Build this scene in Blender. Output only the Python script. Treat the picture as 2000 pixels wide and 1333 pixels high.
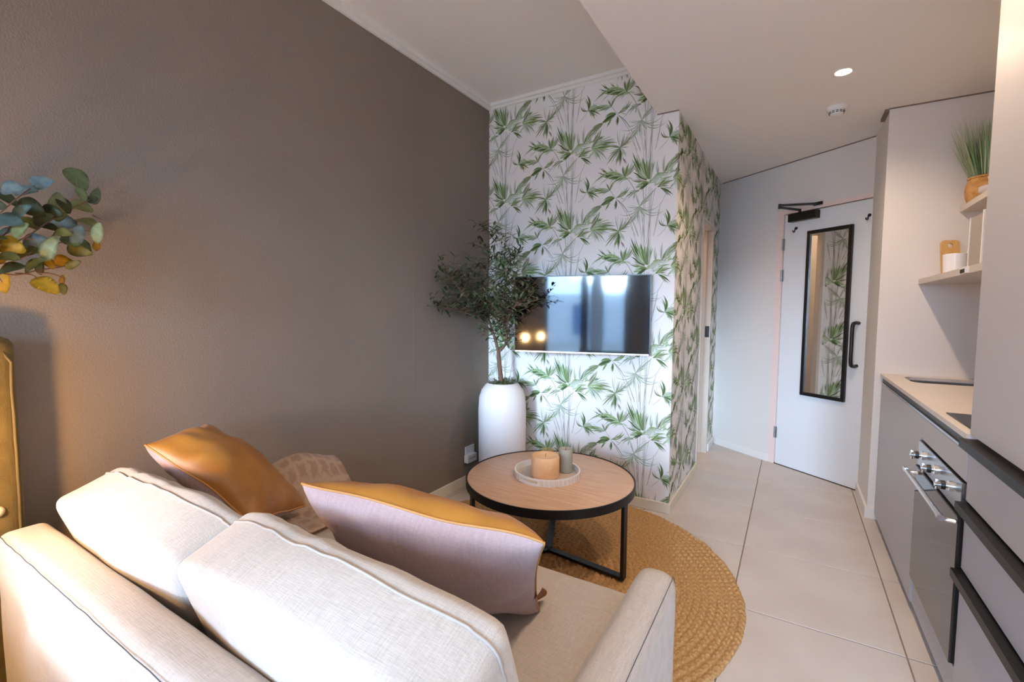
import bpy, bmesh, math, random
from mathutils import Vector, Matrix, noise
from mathutils.bvhtree import BVHTree
random.seed(7)
scene = bpy.context.scene
C = scene.collection
for o in list(bpy.data.objects):
    bpy.data.objects.remove(o)

# ------------------------------------------------------------------ camera
cam_d = bpy.data.cameras.new('camera'); cam_d.sensor_width = 36.0; cam_d.lens = 907.54 * 36 / 2000
cam_d.clip_start = 0.02
cam = bpy.data.objects.new('camera', cam_d); C.objects.link(cam)
YAW, PITCH, ROLL = 0.5432, 0.0655, 0.0059
fw = Vector((-math.sin(YAW) * math.cos(PITCH), math.cos(YAW) * math.cos(PITCH), -math.sin(PITCH)))
rt = Vector((math.cos(YAW), math.sin(YAW), 0)); up = rt.cross(fw)
r2 = rt * math.cos(ROLL) + up * math.sin(ROLL); u2 = up * math.cos(ROLL) - rt * math.sin(ROLL)
M = Matrix((r2, u2, -fw)).transposed().to_4x4(); M.translation = Vector((2.0205, 0, 1.29))
cam.matrix_world = M
scene.camera = cam

# ------------------------------------------------------------------ world, daylight, exposure
scene.view_settings.view_transform = 'Standard'; scene.view_settings.look = 'None'
scene.view_settings.gamma = 1.0; scene.view_settings.exposure = 0.90
scene.view_settings.use_curve_mapping = False
world = bpy.data.worlds.new('overcast_sky'); scene.world = world; world.use_nodes = True
bg = world.node_tree.nodes['Background']
bg.inputs[0].default_value = (0.42, 0.66, 1.0, 1); bg.inputs[1].default_value = 20.0
SPOT_W, LAMP_W, BATH_W = 27.0, 14.0, 6.0
WARM = (1.0, 0.76, 0.54); AMBER = (1.0, 0.56, 0.20)
for px_, pw_ in ((1.33, 1.42), (2.69, 0.58)):          # sky portals, one per window
    pl = bpy.data.lights.new('window_portal', 'AREA'); pl.shape = 'RECTANGLE'; pl.size = pw_; pl.size_y = 2.15
    pl.cycles.is_portal = True
    po = bpy.data.objects.new('window_portal', pl); C.objects.link(po)
    po.location = (px_, -2.32, 1.175); po.rotation_euler = (math.radians(90), 0, 0)
# low hazy sun shining through the window, twelve degrees wide
sl_ = bpy.data.lights.new('hazy_sun', 'SUN'); sl_.energy = 3.7; sl_.angle = math.radians(12); sl_.color = (0.56, 0.76, 1.0)
so0 = bpy.data.objects.new('hazy_sun', sl_); C.objects.link(so0); so0.location = (3, -6, 3)
so0.rotation_euler = Vector((-0.14, 0.98, -0.155)).to_track_quat('-Z', 'Y').to_euler()
scene.cycles.max_bounces = 8; scene.cycles.diffuse_bounces = 5; scene.cycles.glossy_bounces = 3
scene.cycles.use_adaptive_sampling = True; scene.cycles.adaptive_threshold = 0.03
scene.cycles.transparent_max_bounces = 8
scene.cycles.sample_clamp_indirect = 8.0
scene.cycles.caustics_reflective = False; scene.cycles.caustics_refractive = False

# ------------------------------------------------------------------ helpers
def lin(c):
    return tuple(((v / 255) / 12.92 if v / 255 <= 0.04045 else ((v / 255 + 0.055) / 1.055) ** 2.4) for v in c) + (1,)

MATS = {}
def mat(name, col, rough=0.6, col2=None, nscale=8.0, bump=0.0, bscale=200.0, metal=0.0, spec=0.5, stretch=None,
        sheen=0.0, coat=0.0, detail=4.0, lo=0.35, hi=0.65):
    m = bpy.data.materials.new(name); m.use_nodes = True
    nt = m.node_tree; b = nt.nodes['Principled BSDF']
    b.inputs['Roughness'].default_value = rough; b.inputs['Metallic'].default_value = metal
    b.inputs['Specular IOR Level'].default_value = spec
    if sheen: b.inputs['Sheen Weight'].default_value = sheen
    if coat: b.inputs['Coat Weight'].default_value = coat; b.inputs['Coat Roughness'].default_value = 0.05
    b.inputs['Base Color'].default_value = lin(col)
    tc = nt.nodes.new('ShaderNodeTexCoord'); src = tc.outputs['Object']
    if stretch:
        mp = nt.nodes.new('ShaderNodeMapping'); mp.inputs['Scale'].default_value = stretch
        nt.links.new(src, mp.inputs[0]); src = mp.outputs[0]
    if col2:
        n = nt.nodes.new('ShaderNodeTexNoise'); n.inputs['Scale'].default_value = nscale; n.inputs['Detail'].default_value = detail
        nt.links.new(src, n.inputs['Vector'])
        r = nt.nodes.new('ShaderNodeValToRGB'); r.color_ramp.elements[0].position = lo; r.color_ramp.elements[1].position = hi
        r.color_ramp.elements[0].color = lin(col); r.color_ramp.elements[1].color = lin(col2)
        nt.links.new(n.outputs['Fac'], r.inputs[0]); nt.links.new(r.outputs[0], b.inputs['Base Color'])
    if bump:
        n2 = nt.nodes.new('ShaderNodeTexNoise'); n2.inputs['Scale'].default_value = bscale; n2.inputs['Detail'].default_value = 3
        nt.links.new(src, n2.inputs['Vector'])
        bp = nt.nodes.new('ShaderNodeBump'); bp.inputs['Strength'].default_value = bump; bp.inputs['Distance'].default_value = 0.002
        nt.links.new(n2.outputs['Fac'], bp.inputs['Height']); nt.links.new(bp.outputs[0], b.inputs['Normal'])
    MATS[name] = m
    return m

def weave(name, col, col2, scale=420.0, rough=0.9, bump=0.5, sheen=0.2, slub=True):
    """linen-like cloth: two crossed thread waves for relief, stretched slub noise for colour"""
    m = mat(name, col, rough, sheen=sheen, spec=0.2); nt = m.node_tree; b = nt.nodes['Principled BSDF']
    tc = nt.nodes.new('ShaderNodeTexCoord')
    hs = []
    for k, sc in enumerate(((14, 260, 260), (260, 14, 14))):
        mp = nt.nodes.new('ShaderNodeMapping'); mp.inputs['Scale'].default_value = tuple(s * scale / 420 for s in sc)
        n = nt.nodes.new('ShaderNodeTexNoise'); n.inputs['Scale'].default_value = 1.0; n.inputs['Detail'].default_value = 2
        nt.links.new(tc.outputs['Object'], mp.inputs[0]); nt.links.new(mp.outputs[0], n.inputs['Vector']); hs.append(n)
    mx = nt.nodes.new('ShaderNodeMath'); mx.operation = 'ADD'
    nt.links.new(hs[0].outputs['Fac'], mx.inputs[0]); nt.links.new(hs[1].outputs['Fac'], mx.inputs[1])
    r = nt.nodes.new('ShaderNodeValToRGB'); r.color_ramp.elements[0].position = 0.30; r.color_ramp.elements[1].position = 0.70
    r.color_ramp.elements[0].color = lin(col); r.color_ramp.elements[1].color = lin(col2)
    hv = nt.nodes.new('ShaderNodeMath'); hv.operation = 'MULTIPLY'; hv.inputs[1].default_value = 0.5
    nt.links.new(mx.outputs[0], hv.inputs[0]); nt.links.new(hv.outputs[0], r.inputs[0])
    nt.links.new(r.outputs[0], b.inputs['Base Color'])
    bp = nt.nodes.new('ShaderNodeBump'); bp.inputs['Strength'].default_value = bump; bp.inputs['Distance'].default_value = 0.0015
    nt.links.new(hv.outputs[0], bp.inputs['Height']); nt.links.new(bp.outputs[0], b.inputs['Normal'])
    return m

def emis(name, col, strength):
    m = bpy.data.materials.new(name); m.use_nodes = True; nt = m.node_tree
    nt.nodes.remove(nt.nodes['Principled BSDF'])
    e = nt.nodes.new('ShaderNodeEmission'); e.inputs[0].default_value = tuple(col) + (1,); e.inputs[1].default_value = strength
    nt.links.new(e.outputs[0], nt.nodes['Material Output'].inputs[0]); MATS[name] = m
    return m

def pane_mat(name, tint=(0.97, 0.99, 1.0)):
    m = bpy.data.materials.new(name); m.use_nodes = True; nt = m.node_tree
    nt.nodes.remove(nt.nodes['Principled BSDF'])
    t = nt.nodes.new('ShaderNodeBsdfTransparent'); t.inputs[0].default_value = tint + (1,)
    g = nt.nodes.new('ShaderNodeBsdfGlossy'); g.inputs['Roughness'].default_value = 0.0
    f = nt.nodes.new('ShaderNodeFresnel'); f.inputs[0].default_value = 1.45
    x = nt.nodes.new('ShaderNodeMixShader')
    nt.links.new(f.outputs[0], x.inputs[0]); nt.links.new(t.outputs[0], x.inputs[1]); nt.links.new(g.outputs[0], x.inputs[2])
    nt.links.new(x.outputs[0], nt.nodes['Material Output'].inputs[0]); MATS[name] = m
    return m

def vcol_mat(name, rough=0.8, spec=0.3):
    m = bpy.data.materials.new(name); m.use_nodes = True; nt = m.node_tree; b = nt.nodes['Principled BSDF']
    a = nt.nodes.new('ShaderNodeVertexColor'); a.layer_name = 'tint'
    nt.links.new(a.outputs[0], b.inputs['Base Color']); b.inputs['Roughness'].default_value = rough
    b.inputs['Specular IOR Level'].default_value = spec; MATS[name] = m
    return m

def tag(o, label=None, cat=None, group=None, kind=None):
    if label: o['label'] = label
    if cat: o['category'] = cat
    if group: o['group'] = group
    if kind: o['kind'] = kind
    return o

def thing(name, label, cat, loc=(0, 0, 0), rz=0.0, group=None, kind=None):
    o = bpy.data.objects.new(name, None); C.objects.link(o); o.empty_display_size = 0.05
    o.location = loc; o.rotation_euler = (0, 0, rz)
    return tag(o, label, cat, group, kind)

def obj(name, bm, m, parent=None, smooth=False, loc=None):
    me = bpy.data.meshes.new(name)
    bmesh.ops.recalc_face_normals(bm, faces=bm.faces[:]) if isinstance(bm, bmesh.types.BMesh) else None
    bm.to_mesh(me); bm.free()
    me.materials.append(MATS[m] if isinstance(m, str) else m)
    if smooth:
        for p in me.polygons: p.use_smooth = True
        if smooth == 'auto':
            try: me.set_sharp_from_angle(angle=math.radians(40))
            except Exception: pass
    o = bpy.data.objects.new(name, me); C.objects.link(o)
    if parent: o.parent = parent
    if loc: o.location = loc
    return o

def share(name, me, parent=None, loc=(0, 0, 0)):
    o = bpy.data.objects.new(name, me); C.objects.link(o); o.location = loc
    if parent: o.parent = parent
    return o

def B(): return bmesh.new()

def box(bm, x0, x1, y0, y1, z0, z1, bev=0.0, seg=2):
    r = bmesh.ops.create_cube(bm, size=1.0, matrix=Matrix.Translation(((x0 + x1) / 2, (y0 + y1) / 2, (z0 + z1) / 2)) @ Matrix.Diagonal((x1 - x0, y1 - y0, z1 - z0, 1)))
    if bev:
        es = list({e for v in r['verts'] for e in v.link_edges})
        bmesh.ops.bevel(bm, geom=es, offset=bev, segments=seg, affect='EDGES', profile=0.5)
    return bm

def bx(*a, **k): return box(B(), *a, **k)

def cyl(bm, p0, p1, r0, r1=None, n=20, caps=True):
    p0, p1 = Vector(p0), Vector(p1); r1 = r0 if r1 is None else r1
    d = p1 - p0; q = d.to_track_quat('Z', 'Y').to_matrix().to_4x4(); q.translation = (p0 + p1) / 2
    bmesh.ops.create_cone(bm, cap_ends=caps, segments=n, radius1=r0, radius2=r1, depth=d.length, matrix=q)
    return bm

def lathe(bm, prof, n=48, c=(0, 0, 0)):
    """prof: list of (r, z); closes at the axis when r == 0"""
    rings = []
    for r, z in prof:
        if r < 1e-6: rings.append([bm.verts.new((c[0], c[1], c[2] + z))])
        else: rings.append([bm.verts.new((c[0] + r * math.cos(2 * math.pi * i / n), c[1] + r * math.sin(2 * math.pi * i / n), c[2] + z)) for i in range(n)])
    for a, b in zip(rings, rings[1:]):
        for i in range(n):
            j = (i + 1) % n
            vs = [a[i % len(a)], a[j % len(a)], b[j % len(b)], b[i % len(b)]]
            u = []
            for v in vs:
                if v not in u: u.append(v)
            if len(u) > 2:
                try: bm.faces.new(u)
                except ValueError: pass
    return bm

def tube(bm, pts, r, n=8, closed=False, taper=None):
    pts = [Vector(p) for p in pts]; rings = []; N = len(pts)
    prev = None
    for i, p in enumerate(pts):
        a = pts[(i - 1) % N] if (closed or i > 0) else p
        b = pts[(i + 1) % N] if (closed or i < N - 1) else p
        t = (b - a).normalized()
        if prev is None:
            prev = t.orthogonal().normalized()
        nrm = (prev - t * prev.dot(t))
        nrm = nrm.normalized() if nrm.length > 1e-6 else t.orthogonal().normalized()
        prev = nrm; bi = t.cross(nrm)
        rr = r if taper is None else r + (taper - r) * i / max(1, N - 1)
        rings.append([bm.verts.new(p + (nrm * math.cos(2 * math.pi * k / n) + bi * math.sin(2 * math.pi * k / n)) * rr) for k in range(n)])
    rng = range(N) if closed else range(N - 1)
    for i in rng:
        a, b = rings[i], rings[(i + 1) % N]
        for k in range(n):
            bm.faces.new((a[k], a[(k + 1) % n], b[(k + 1) % n], b[k]))
    if not closed:
        bm.faces.new(rings[0][::-1]); bm.faces.new(rings[-1])
    return bm

def rbox(x0, x1, y0, y1, z0, z1, r, bulge=(0, 0, 0), n=14, wob=0.0, seed=0):
    """soft upholstered block: rounded box whose faces swell by bulge (metres)"""
    bm = B(); bmesh.ops.create_cube(bm, size=2.0)
    bmesh.ops.subdivide_edges(bm, edges=bm.edges[:], cuts=n, use_grid_fill=True)
    h = Vector(((x1 - x0) / 2, (y1 - y0) / 2, (z1 - z0) / 2)); c = Vector(((x0 + x1) / 2, (y0 + y1) / 2, (z0 + z1) / 2))
    for v in bm.verts:
        k = [math.sin(a * math.pi / 2) * 0.6 + a * 0.4 for a in v.co]
        p = Vector([k[i] * h[i] for i in range(3)])
        q = Vector([max(-(h[i] - r), min(h[i] - r, p[i])) for i in range(3)])
        d = p - q
        if d.length > 1e-9: p = q + d.normalized() * min(r, d.length) if max(abs(a) for a in k) < 0.999 else q + d.normalized() * r
        for i in range(3):
            if bulge[i]:
                a, b = [k[j] for j in range(3) if j != i]
                p[i] += math.copysign(1, k[i]) * abs(k[i]) ** 2 * bulge[i] * (1 - a * a) * (1 - b * b)
        if wob:
            w = noise.noise_vector((c + p) * 5 + Vector((seed, seed * 2, 0)))
            p += w * wob
        v.co = c + p
    return bm

def pathed(pts, k=6, closed=False):
    """Catmull-Rom resample"""
    P = [Vector(p) for p in pts]; out = []; n = len(P)
    for i in range(n if closed else n - 1):
        p0 = P[(i - 1) % n] if closed or i > 0 else P[i]; p1 = P[i]; p2 = P[(i + 1) % n]
        p3 = P[(i + 2) % n] if closed or i + 2 < n else P[(i + 1) % n]
        for j in range(k):
            t = j / k
            out.append(0.5 * ((2 * p1) + (p2 - p0) * t + (2 * p0 - 5 * p1 + 4 * p2 - p3) * t * t + (3 * p1 - p0 - 3 * p2 + p3) * t ** 3))
    if not closed: out.append(P[-1])
    return out

# ------------------------------------------------------------------ materials
mat('taupe_plaster', (136, 122, 109), 0.75, col2=(131, 117, 105), nscale=1.5, bump=0.8, bscale=160)
mat('white_plaster', (226, 220, 214), 0.8, bump=0.08, bscale=90)
mat('ceiling_paint', (238, 232, 226), 0.9, bump=0.05, bscale=60)
mat('trim_white', (232, 228, 222), 0.45)
mat('trim_cream', (222, 212, 192), 0.5)
mat('painted_gap_shade', (128, 112, 102), 0.8)
mat('paper_white', (232, 227, 224), 0.75, bump=0.05, bscale=300)
vcol_mat('paper_ink', 0.8, 0.2)
mat('tile', (206, 196, 188), 0.42, col2=(198, 186, 178), nscale=3.0, bump=0.06, bscale=240, spec=0.4)
mat('grout', (140, 122, 108), 0.9)
mat('door_white', (226, 228, 230), 0.5, bump=0.03, bscale=60)
mat('door_frame_peach_lit', (238, 216, 208), 0.5)  # pink puts the peach light reflected on the frame into its colour
mat('lining_timber', (210, 198, 184), 0.5, col2=(200, 188, 174), nscale=6, stretch=(1, 1, 0.1))
mat('black_metal', (22, 22, 24), 0.42, metal=0.3)
mat('black_satin', (14, 14, 15), 0.35)
mat('chrome', (225, 222, 220), 0.12, metal=1.0)
mat('steel', (190, 192, 196), 0.26, metal=1.0)
mat('hinge_steel', (170, 170, 172), 0.3, metal=1.0)
mat('mirror', (235, 238, 238), 0.01, metal=1.0)
mat('cabinet_grey', (188, 184, 186), 0.42, bump=0.02, bscale=400, spec=0.45)
mat('cabinet_edge', (236, 234, 238), 0.5)
mat('worktop', (222, 211, 202), 0.35, col2=(214, 202, 192), nscale=60, spec=0.5)
mat('oven_glass', (40, 36, 34), 0.04, spec=0.8)
mat('hob_glass', (18, 18, 20), 0.05, spec=0.6)
mat('screen', (5, 5, 7), 0.06, spec=0.7)
mat('bezel', (12, 12, 14), 0.3)
mat('white_plastic', (232, 230, 228), 0.35)
mat('dark_slot', (46, 38, 34), 0.7)
mat('shelf_board', (206, 196, 188), 0.5)
weave('sofa_linen', (166, 155, 144), (192, 181, 170), scale=760, bump=0.7)
weave('lilac_linen', (160, 136, 134), (178, 154, 152), scale=620, bump=0.4)
mat('sofa_thread', (70, 66, 68), 0.8)
mat('sofa_piping', (166, 156, 146), 0.85)
mat('velvet', (168, 112, 36), 0.5, col2=(146, 92, 26), nscale=7, sheen=0.08, bump=0.1, bscale=40)
mat('velvet_piping', (182, 128, 68), 0.6)
weave('headboard_linen', (92, 76, 38), (120, 100, 54), scale=620, bump=0.7)
mat('headboard_piping', (98, 80, 42), 0.8)
mat('button', (228, 206, 170), 0.6)
mat('bed_linen', (236, 234, 230), 0.9, bump=0.3, bscale=60)
mat('sofa_leg', (60, 44, 34), 0.5)
mat('oak', (214, 180, 152), 0.45, col2=(200, 160, 130), nscale=5, stretch=(1.2, 14, 1), bump=0.06, bscale=40, detail=8)
mat('jute', (204, 164, 112), 0.95, col2=(164, 120, 72), nscale=140, bump=0.8, bscale=420, lo=0.3, hi=0.72)
mat('candle_peach', (236, 194, 150), 0.55, col2=(228, 174, 124), nscale=14)
mat('candle_grey', (160, 156, 142), 0.6)
mat('candle_olive', (150, 138, 96), 0.6)
mat('wick', (60, 50, 40), 0.9)
mat('tray_shell', (226, 222, 220), 0.3)
mat('tray_inlay', (206, 200, 196), 0.25, col2=(234, 226, 214), nscale=30)
mat('tray_base', (206, 186, 160), 0.3, col2=(186, 178, 172), nscale=8)
mat('pot_white', (224, 216, 214), 0.75, bump=0.15, bscale=120)
mat('moss', (92, 106, 66), 0.95)
mat('bark', (112, 82, 64), 0.85, bump=0.4, bscale=90)
vcol_mat('leaf_tint', 0.55, 0.35)
mat('wicker', (208, 160, 100), 0.8, col2=(180, 126, 66), nscale=40, bump=0.6, bscale=150)
mat('ceramic', (236, 234, 238), 0.2, spec=0.5)
mat('board_wood', (220, 176, 116), 0.5, col2=(204, 156, 94), nscale=6, stretch=(10, 1, 1))
mat('appliance_grey', (158, 148, 138), 0.35)
mat('stucco_outside', (196, 198, 202), 0.9)
mat('window_outside', (96, 116, 150), 0.1)
mat('paving_outside', (150, 148, 142), 0.9)
mat('frame_dark', (52, 54, 58), 0.5)
mat('sheer', (240, 240, 242), 0.9)
pane_mat('pane')

# ------------------------------------------------------------------ the setting
HL, HH = 2.507, 2.83          # low ceiling under the bulkhead, high ceiling
W, D, D2 = 1.384, 2.995, 4.895
YB = -2.2                      # window wall

def struct(name, bm, m, label=None):
    o = obj(name, bm, m); tag(o, label, None, None, 'structure'); return o

# floor: grout bed with separate tiles
floor = struct('floor', bx(-0.1, 3.2, YB - 0.1, 5.1, -0.12, -0.004), 'grout', 'beige stone-look tiled floor')
tile_me = {}
xs = [-0.1] + [0.036 + 0.6 * k for k in range(6)] + [3.2]
ys = [YB - 0.1] + [-2.01 + 0.6 * k for k in range(12)] + [5.1]
for i in range(len(xs) - 1):
    for j in range(len(ys) - 1):
        w, d = xs[i + 1] - xs[i] - 0.005, ys[j + 1] - ys[j] - 0.005
        if w < 0.02 or d < 0.02: continue
        key = (round(w, 3), round(d, 3))
        if key not in tile_me:
            t = obj('floor_tile', box(B(), -w / 2, w / 2, -d / 2, d / 2, -0.004, 0.0, bev=0.0012, seg=1), 'tile', floor)
            tile_me[key] = t.data
        else:
            t = share('floor_tile', tile_me[key], floor)
        t.location = ((xs[i] + xs[i + 1]) / 2, (ys[j] + ys[j + 1]) / 2, 0)

wall_left = struct('wall_left', bx(-0.1, 0, YB - 0.1, 5.1, 0, HH + 0.05), 'taupe_plaster', 'tall taupe grey textured wall')
tag(obj('plaster_joint', bx(0, 0.0008, 2.158, 2.163, 0.08, 2.79), 'taupe_plaster', wall_left), 'faint vertical joint in the taupe plaster')
wall_back = struct('wall_back', bx(0, W, D, D + 0.10, 0, HH + 0.02), 'paper_white', 'white wall papered with green papyrus leaves behind the television')
# hall side wall with the bathroom doorway cut out
DY0, DY1, DZ = 3.98, 4.52, 2.03
bm = B(); box(bm, W - 0.11, W, D + 0.10, DY0, 0, HL + 0.02); box(bm, W - 0.11, W, DY1, D2 + 0.05, 0, HL + 0.02); box(bm, W - 0.11, W, DY0, DY1, DZ, HL + 0.02)
wall_hall = struct('wall_hall', bm, 'paper_white', 'narrow papered side wall leading into the entrance hall')
struct('wall_far', bx(-0.1, 3.2, 5.0, 5.1, 0, HH + 0.05), 'white_plaster', 'white wall behind the bathroom doorway')
struct('wall_bathroom', bx(0.52, 0.60, D + 0.10, 5.0, 0, HH + 0.02), 'white_plaster', 'white wall inside the bathroom')
# entrance wall, turned 36 degrees
P0 = Vector((1.405, 4.879, 0)); TA = math.atan2(-0.589998, 0.807405)
wd = thing('wall_door', 'pale grey angled wall around the entrance door', None, P0, TA, kind='structure')
obj('wall_panel', bx(-0.05, 0.585, 0, 0.09, 0, HL + 0.01), 'white_plaster', wd)
obj('wall_panel', bx(0.585, 1.40, 0, 0.09, 2.125, HL + 0.01), 'white_plaster', wd)
struct('wall_kitchen', bx(2.466, 3.2, 3.608, 4.9, 0, HL + 0.02), 'white_plaster', 'white end wall of the kitchen beside the entrance door')
struct('wall_right', bx(3.1, 3.2, YB - 0.1, 3.608, 0, HH), 'white_plaster', 'white wall behind the kitchen units')
# window wall behind the camera
bm = B()
box(bm, -0.1, 0.62, YB - 0.1, YB, 0, HH + 0.05); box(bm, 2.98, 3.2, YB - 0.1, YB, 0, HH + 0.05)
box(bm, 0.62, 2.98, YB - 0.1, YB, 2.25, HH + 0.05); box(bm, 0.62, 2.98, YB - 0.1, YB, 0, 0.10); box(bm, 2.04, 2.40, YB - 0.1, YB, 0.10, 2.25)
struct('wall_window', bm, 'white_plaster', 'white wall around the tall window behind the camera')
for nm, lb, x0, x1, mull in (('window_1', 'tall two-light window opposite the television', 0.62, 2.04, (1.24, 1.37)), ('window_2', 'tall narrow window beside the kitchen side', 2.40, 2.98, None)):
    win = thing(nm, lb, None, (0, YB - 0.06, 0.1), kind='structure')
    fr = B(); cuts = [x0 + 0.05, x1 - 0.05]
    box(fr, x0, x0 + 0.05, -0.03, 0.03, 0, 2.15); box(fr, x1 - 0.05, x1, -0.03, 0.03, 0, 2.15)
    if mull: box(fr, mull[0], mull[1], -0.03, 0.03, 0.06, 2.09); cuts = [cuts[0], mull[0], mull[1], cuts[1]]
    for z in (0, 2.09): box(fr, x0 + 0.05, x1 - 0.05, -0.03, 0.03, z, z + 0.06)
    obj('window_frame', fr, 'frame_dark', win)
    for a, b in zip(cuts[::2], cuts[1::2]): obj('window_pane', bx(a, b, -0.003, 0.003, 0.06, 2.09), 'pane', win)

tag(obj('ceiling', bx(-0.1, 1.30, YB - 0.1, 5.1, HH, HH + 0.1), 'ceiling_paint'), 'raised white ceiling above the sofa', kind='structure')
tag(obj('ceiling_lower', bx(1.254, 3.2, YB - 0.1, 5.1, HL, HH), 'ceiling_paint'), 'lowered white ceiling over the hall and kitchen', kind='structure')
# cornice along the raised ceiling
bm = B(); box(bm, 0, 0.014, YB, D, 2.79, HH); box(bm, 0.014, 0.032, YB, D, 2.808, HH)
tag(obj('trim_1', bm, 'trim_white'), 'slim white cornice above the taupe wall', kind='structure')
bm = B(); box(bm, 0.032, 1.254, D - 0.014, D, 2.79, HH); box(bm, 0.032, 1.254, D - 0.032, D - 0.014, 2.808, HH)
tag(obj('trim_2', bm, 'trim_white'), 'slim white cornice above the papered wall', kind='structure')
# strips coloured dark as the shade of gaps under the lower ceiling
tag(obj('trim_3', bx(2.462, 3.1, 3.602, 3.608, HL - 0.006, HL), 'painted_gap_shade'), 'thin strip coloured as gap shadow above the kitchen end wall', kind='structure')
o = obj('trim_4', bx(0.0, 1.31, -0.006, 0, HL - 0.006, HL), 'painted_gap_shade'); o.location = P0; o.rotation_euler = (0, 0, TA)
tag(o, 'thin strip coloured as gap shadow above the entrance door', kind='structure')
tag(obj('trim_5', bx(1.254, W, D - 0.006, D, HL - 0.005, HL), 'painted_gap_shade'), 'thin strip coloured as gap shadow at the corner of the papered wall', kind='structure')
tag(obj('trim_6', bx(2.445, 2.466, 3.612, 3.78, HL - 0.018, HL), 'painted_gap_shade'), 'short ceiling piece coloured dark as shadow at the kitchen wall corner', kind='structure')
# baseboards
BH = 0.068
def bb(name, label, m, *a):
    return tag(obj(name, box(B(), *a, bev=0.003, seg=1), m), label, kind='structure')
bb('baseboard_left', 'cream skirting along the taupe wall', 'trim_cream', 0, 0.014, YB, D, 0, BH + 0.01)
bb('baseboard_back', 'cream skirting below the papered wall', 'trim_cream', 0.014, W + 0.013, D - 0.013, D, 0, BH)
bb('baseboard_hall', 'cream skirting along the hall side wall', 'trim_cream', W, W + 0.013, D, DY0 - 0.03, 0, BH)
bb('baseboard_recess', 'short skirting beyond the bathroom doorway', 'trim_white', W, W + 0.013, DY1 + 0.03, D2 - 0.02, 0, BH)
o = obj('baseboard_door', bx(0.02, 0.585, -0.013, 0, 0, BH), 'trim_white'); o.location = P0; o.rotation_euler = (0, 0, TA)
tag(o, 'white skirting left of the entrance door', kind='structure')
bm = B(); box(bm, 2.452, 2.466, 3.594, 4.085, 0, BH); box(bm, 2.466, 2.55, 3.594, 3.608, 0, BH)
tag(obj('baseboard_kitchen', bm, 'trim_white'), 'white skirting round the kitchen wall corner', kind='structure')

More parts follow.
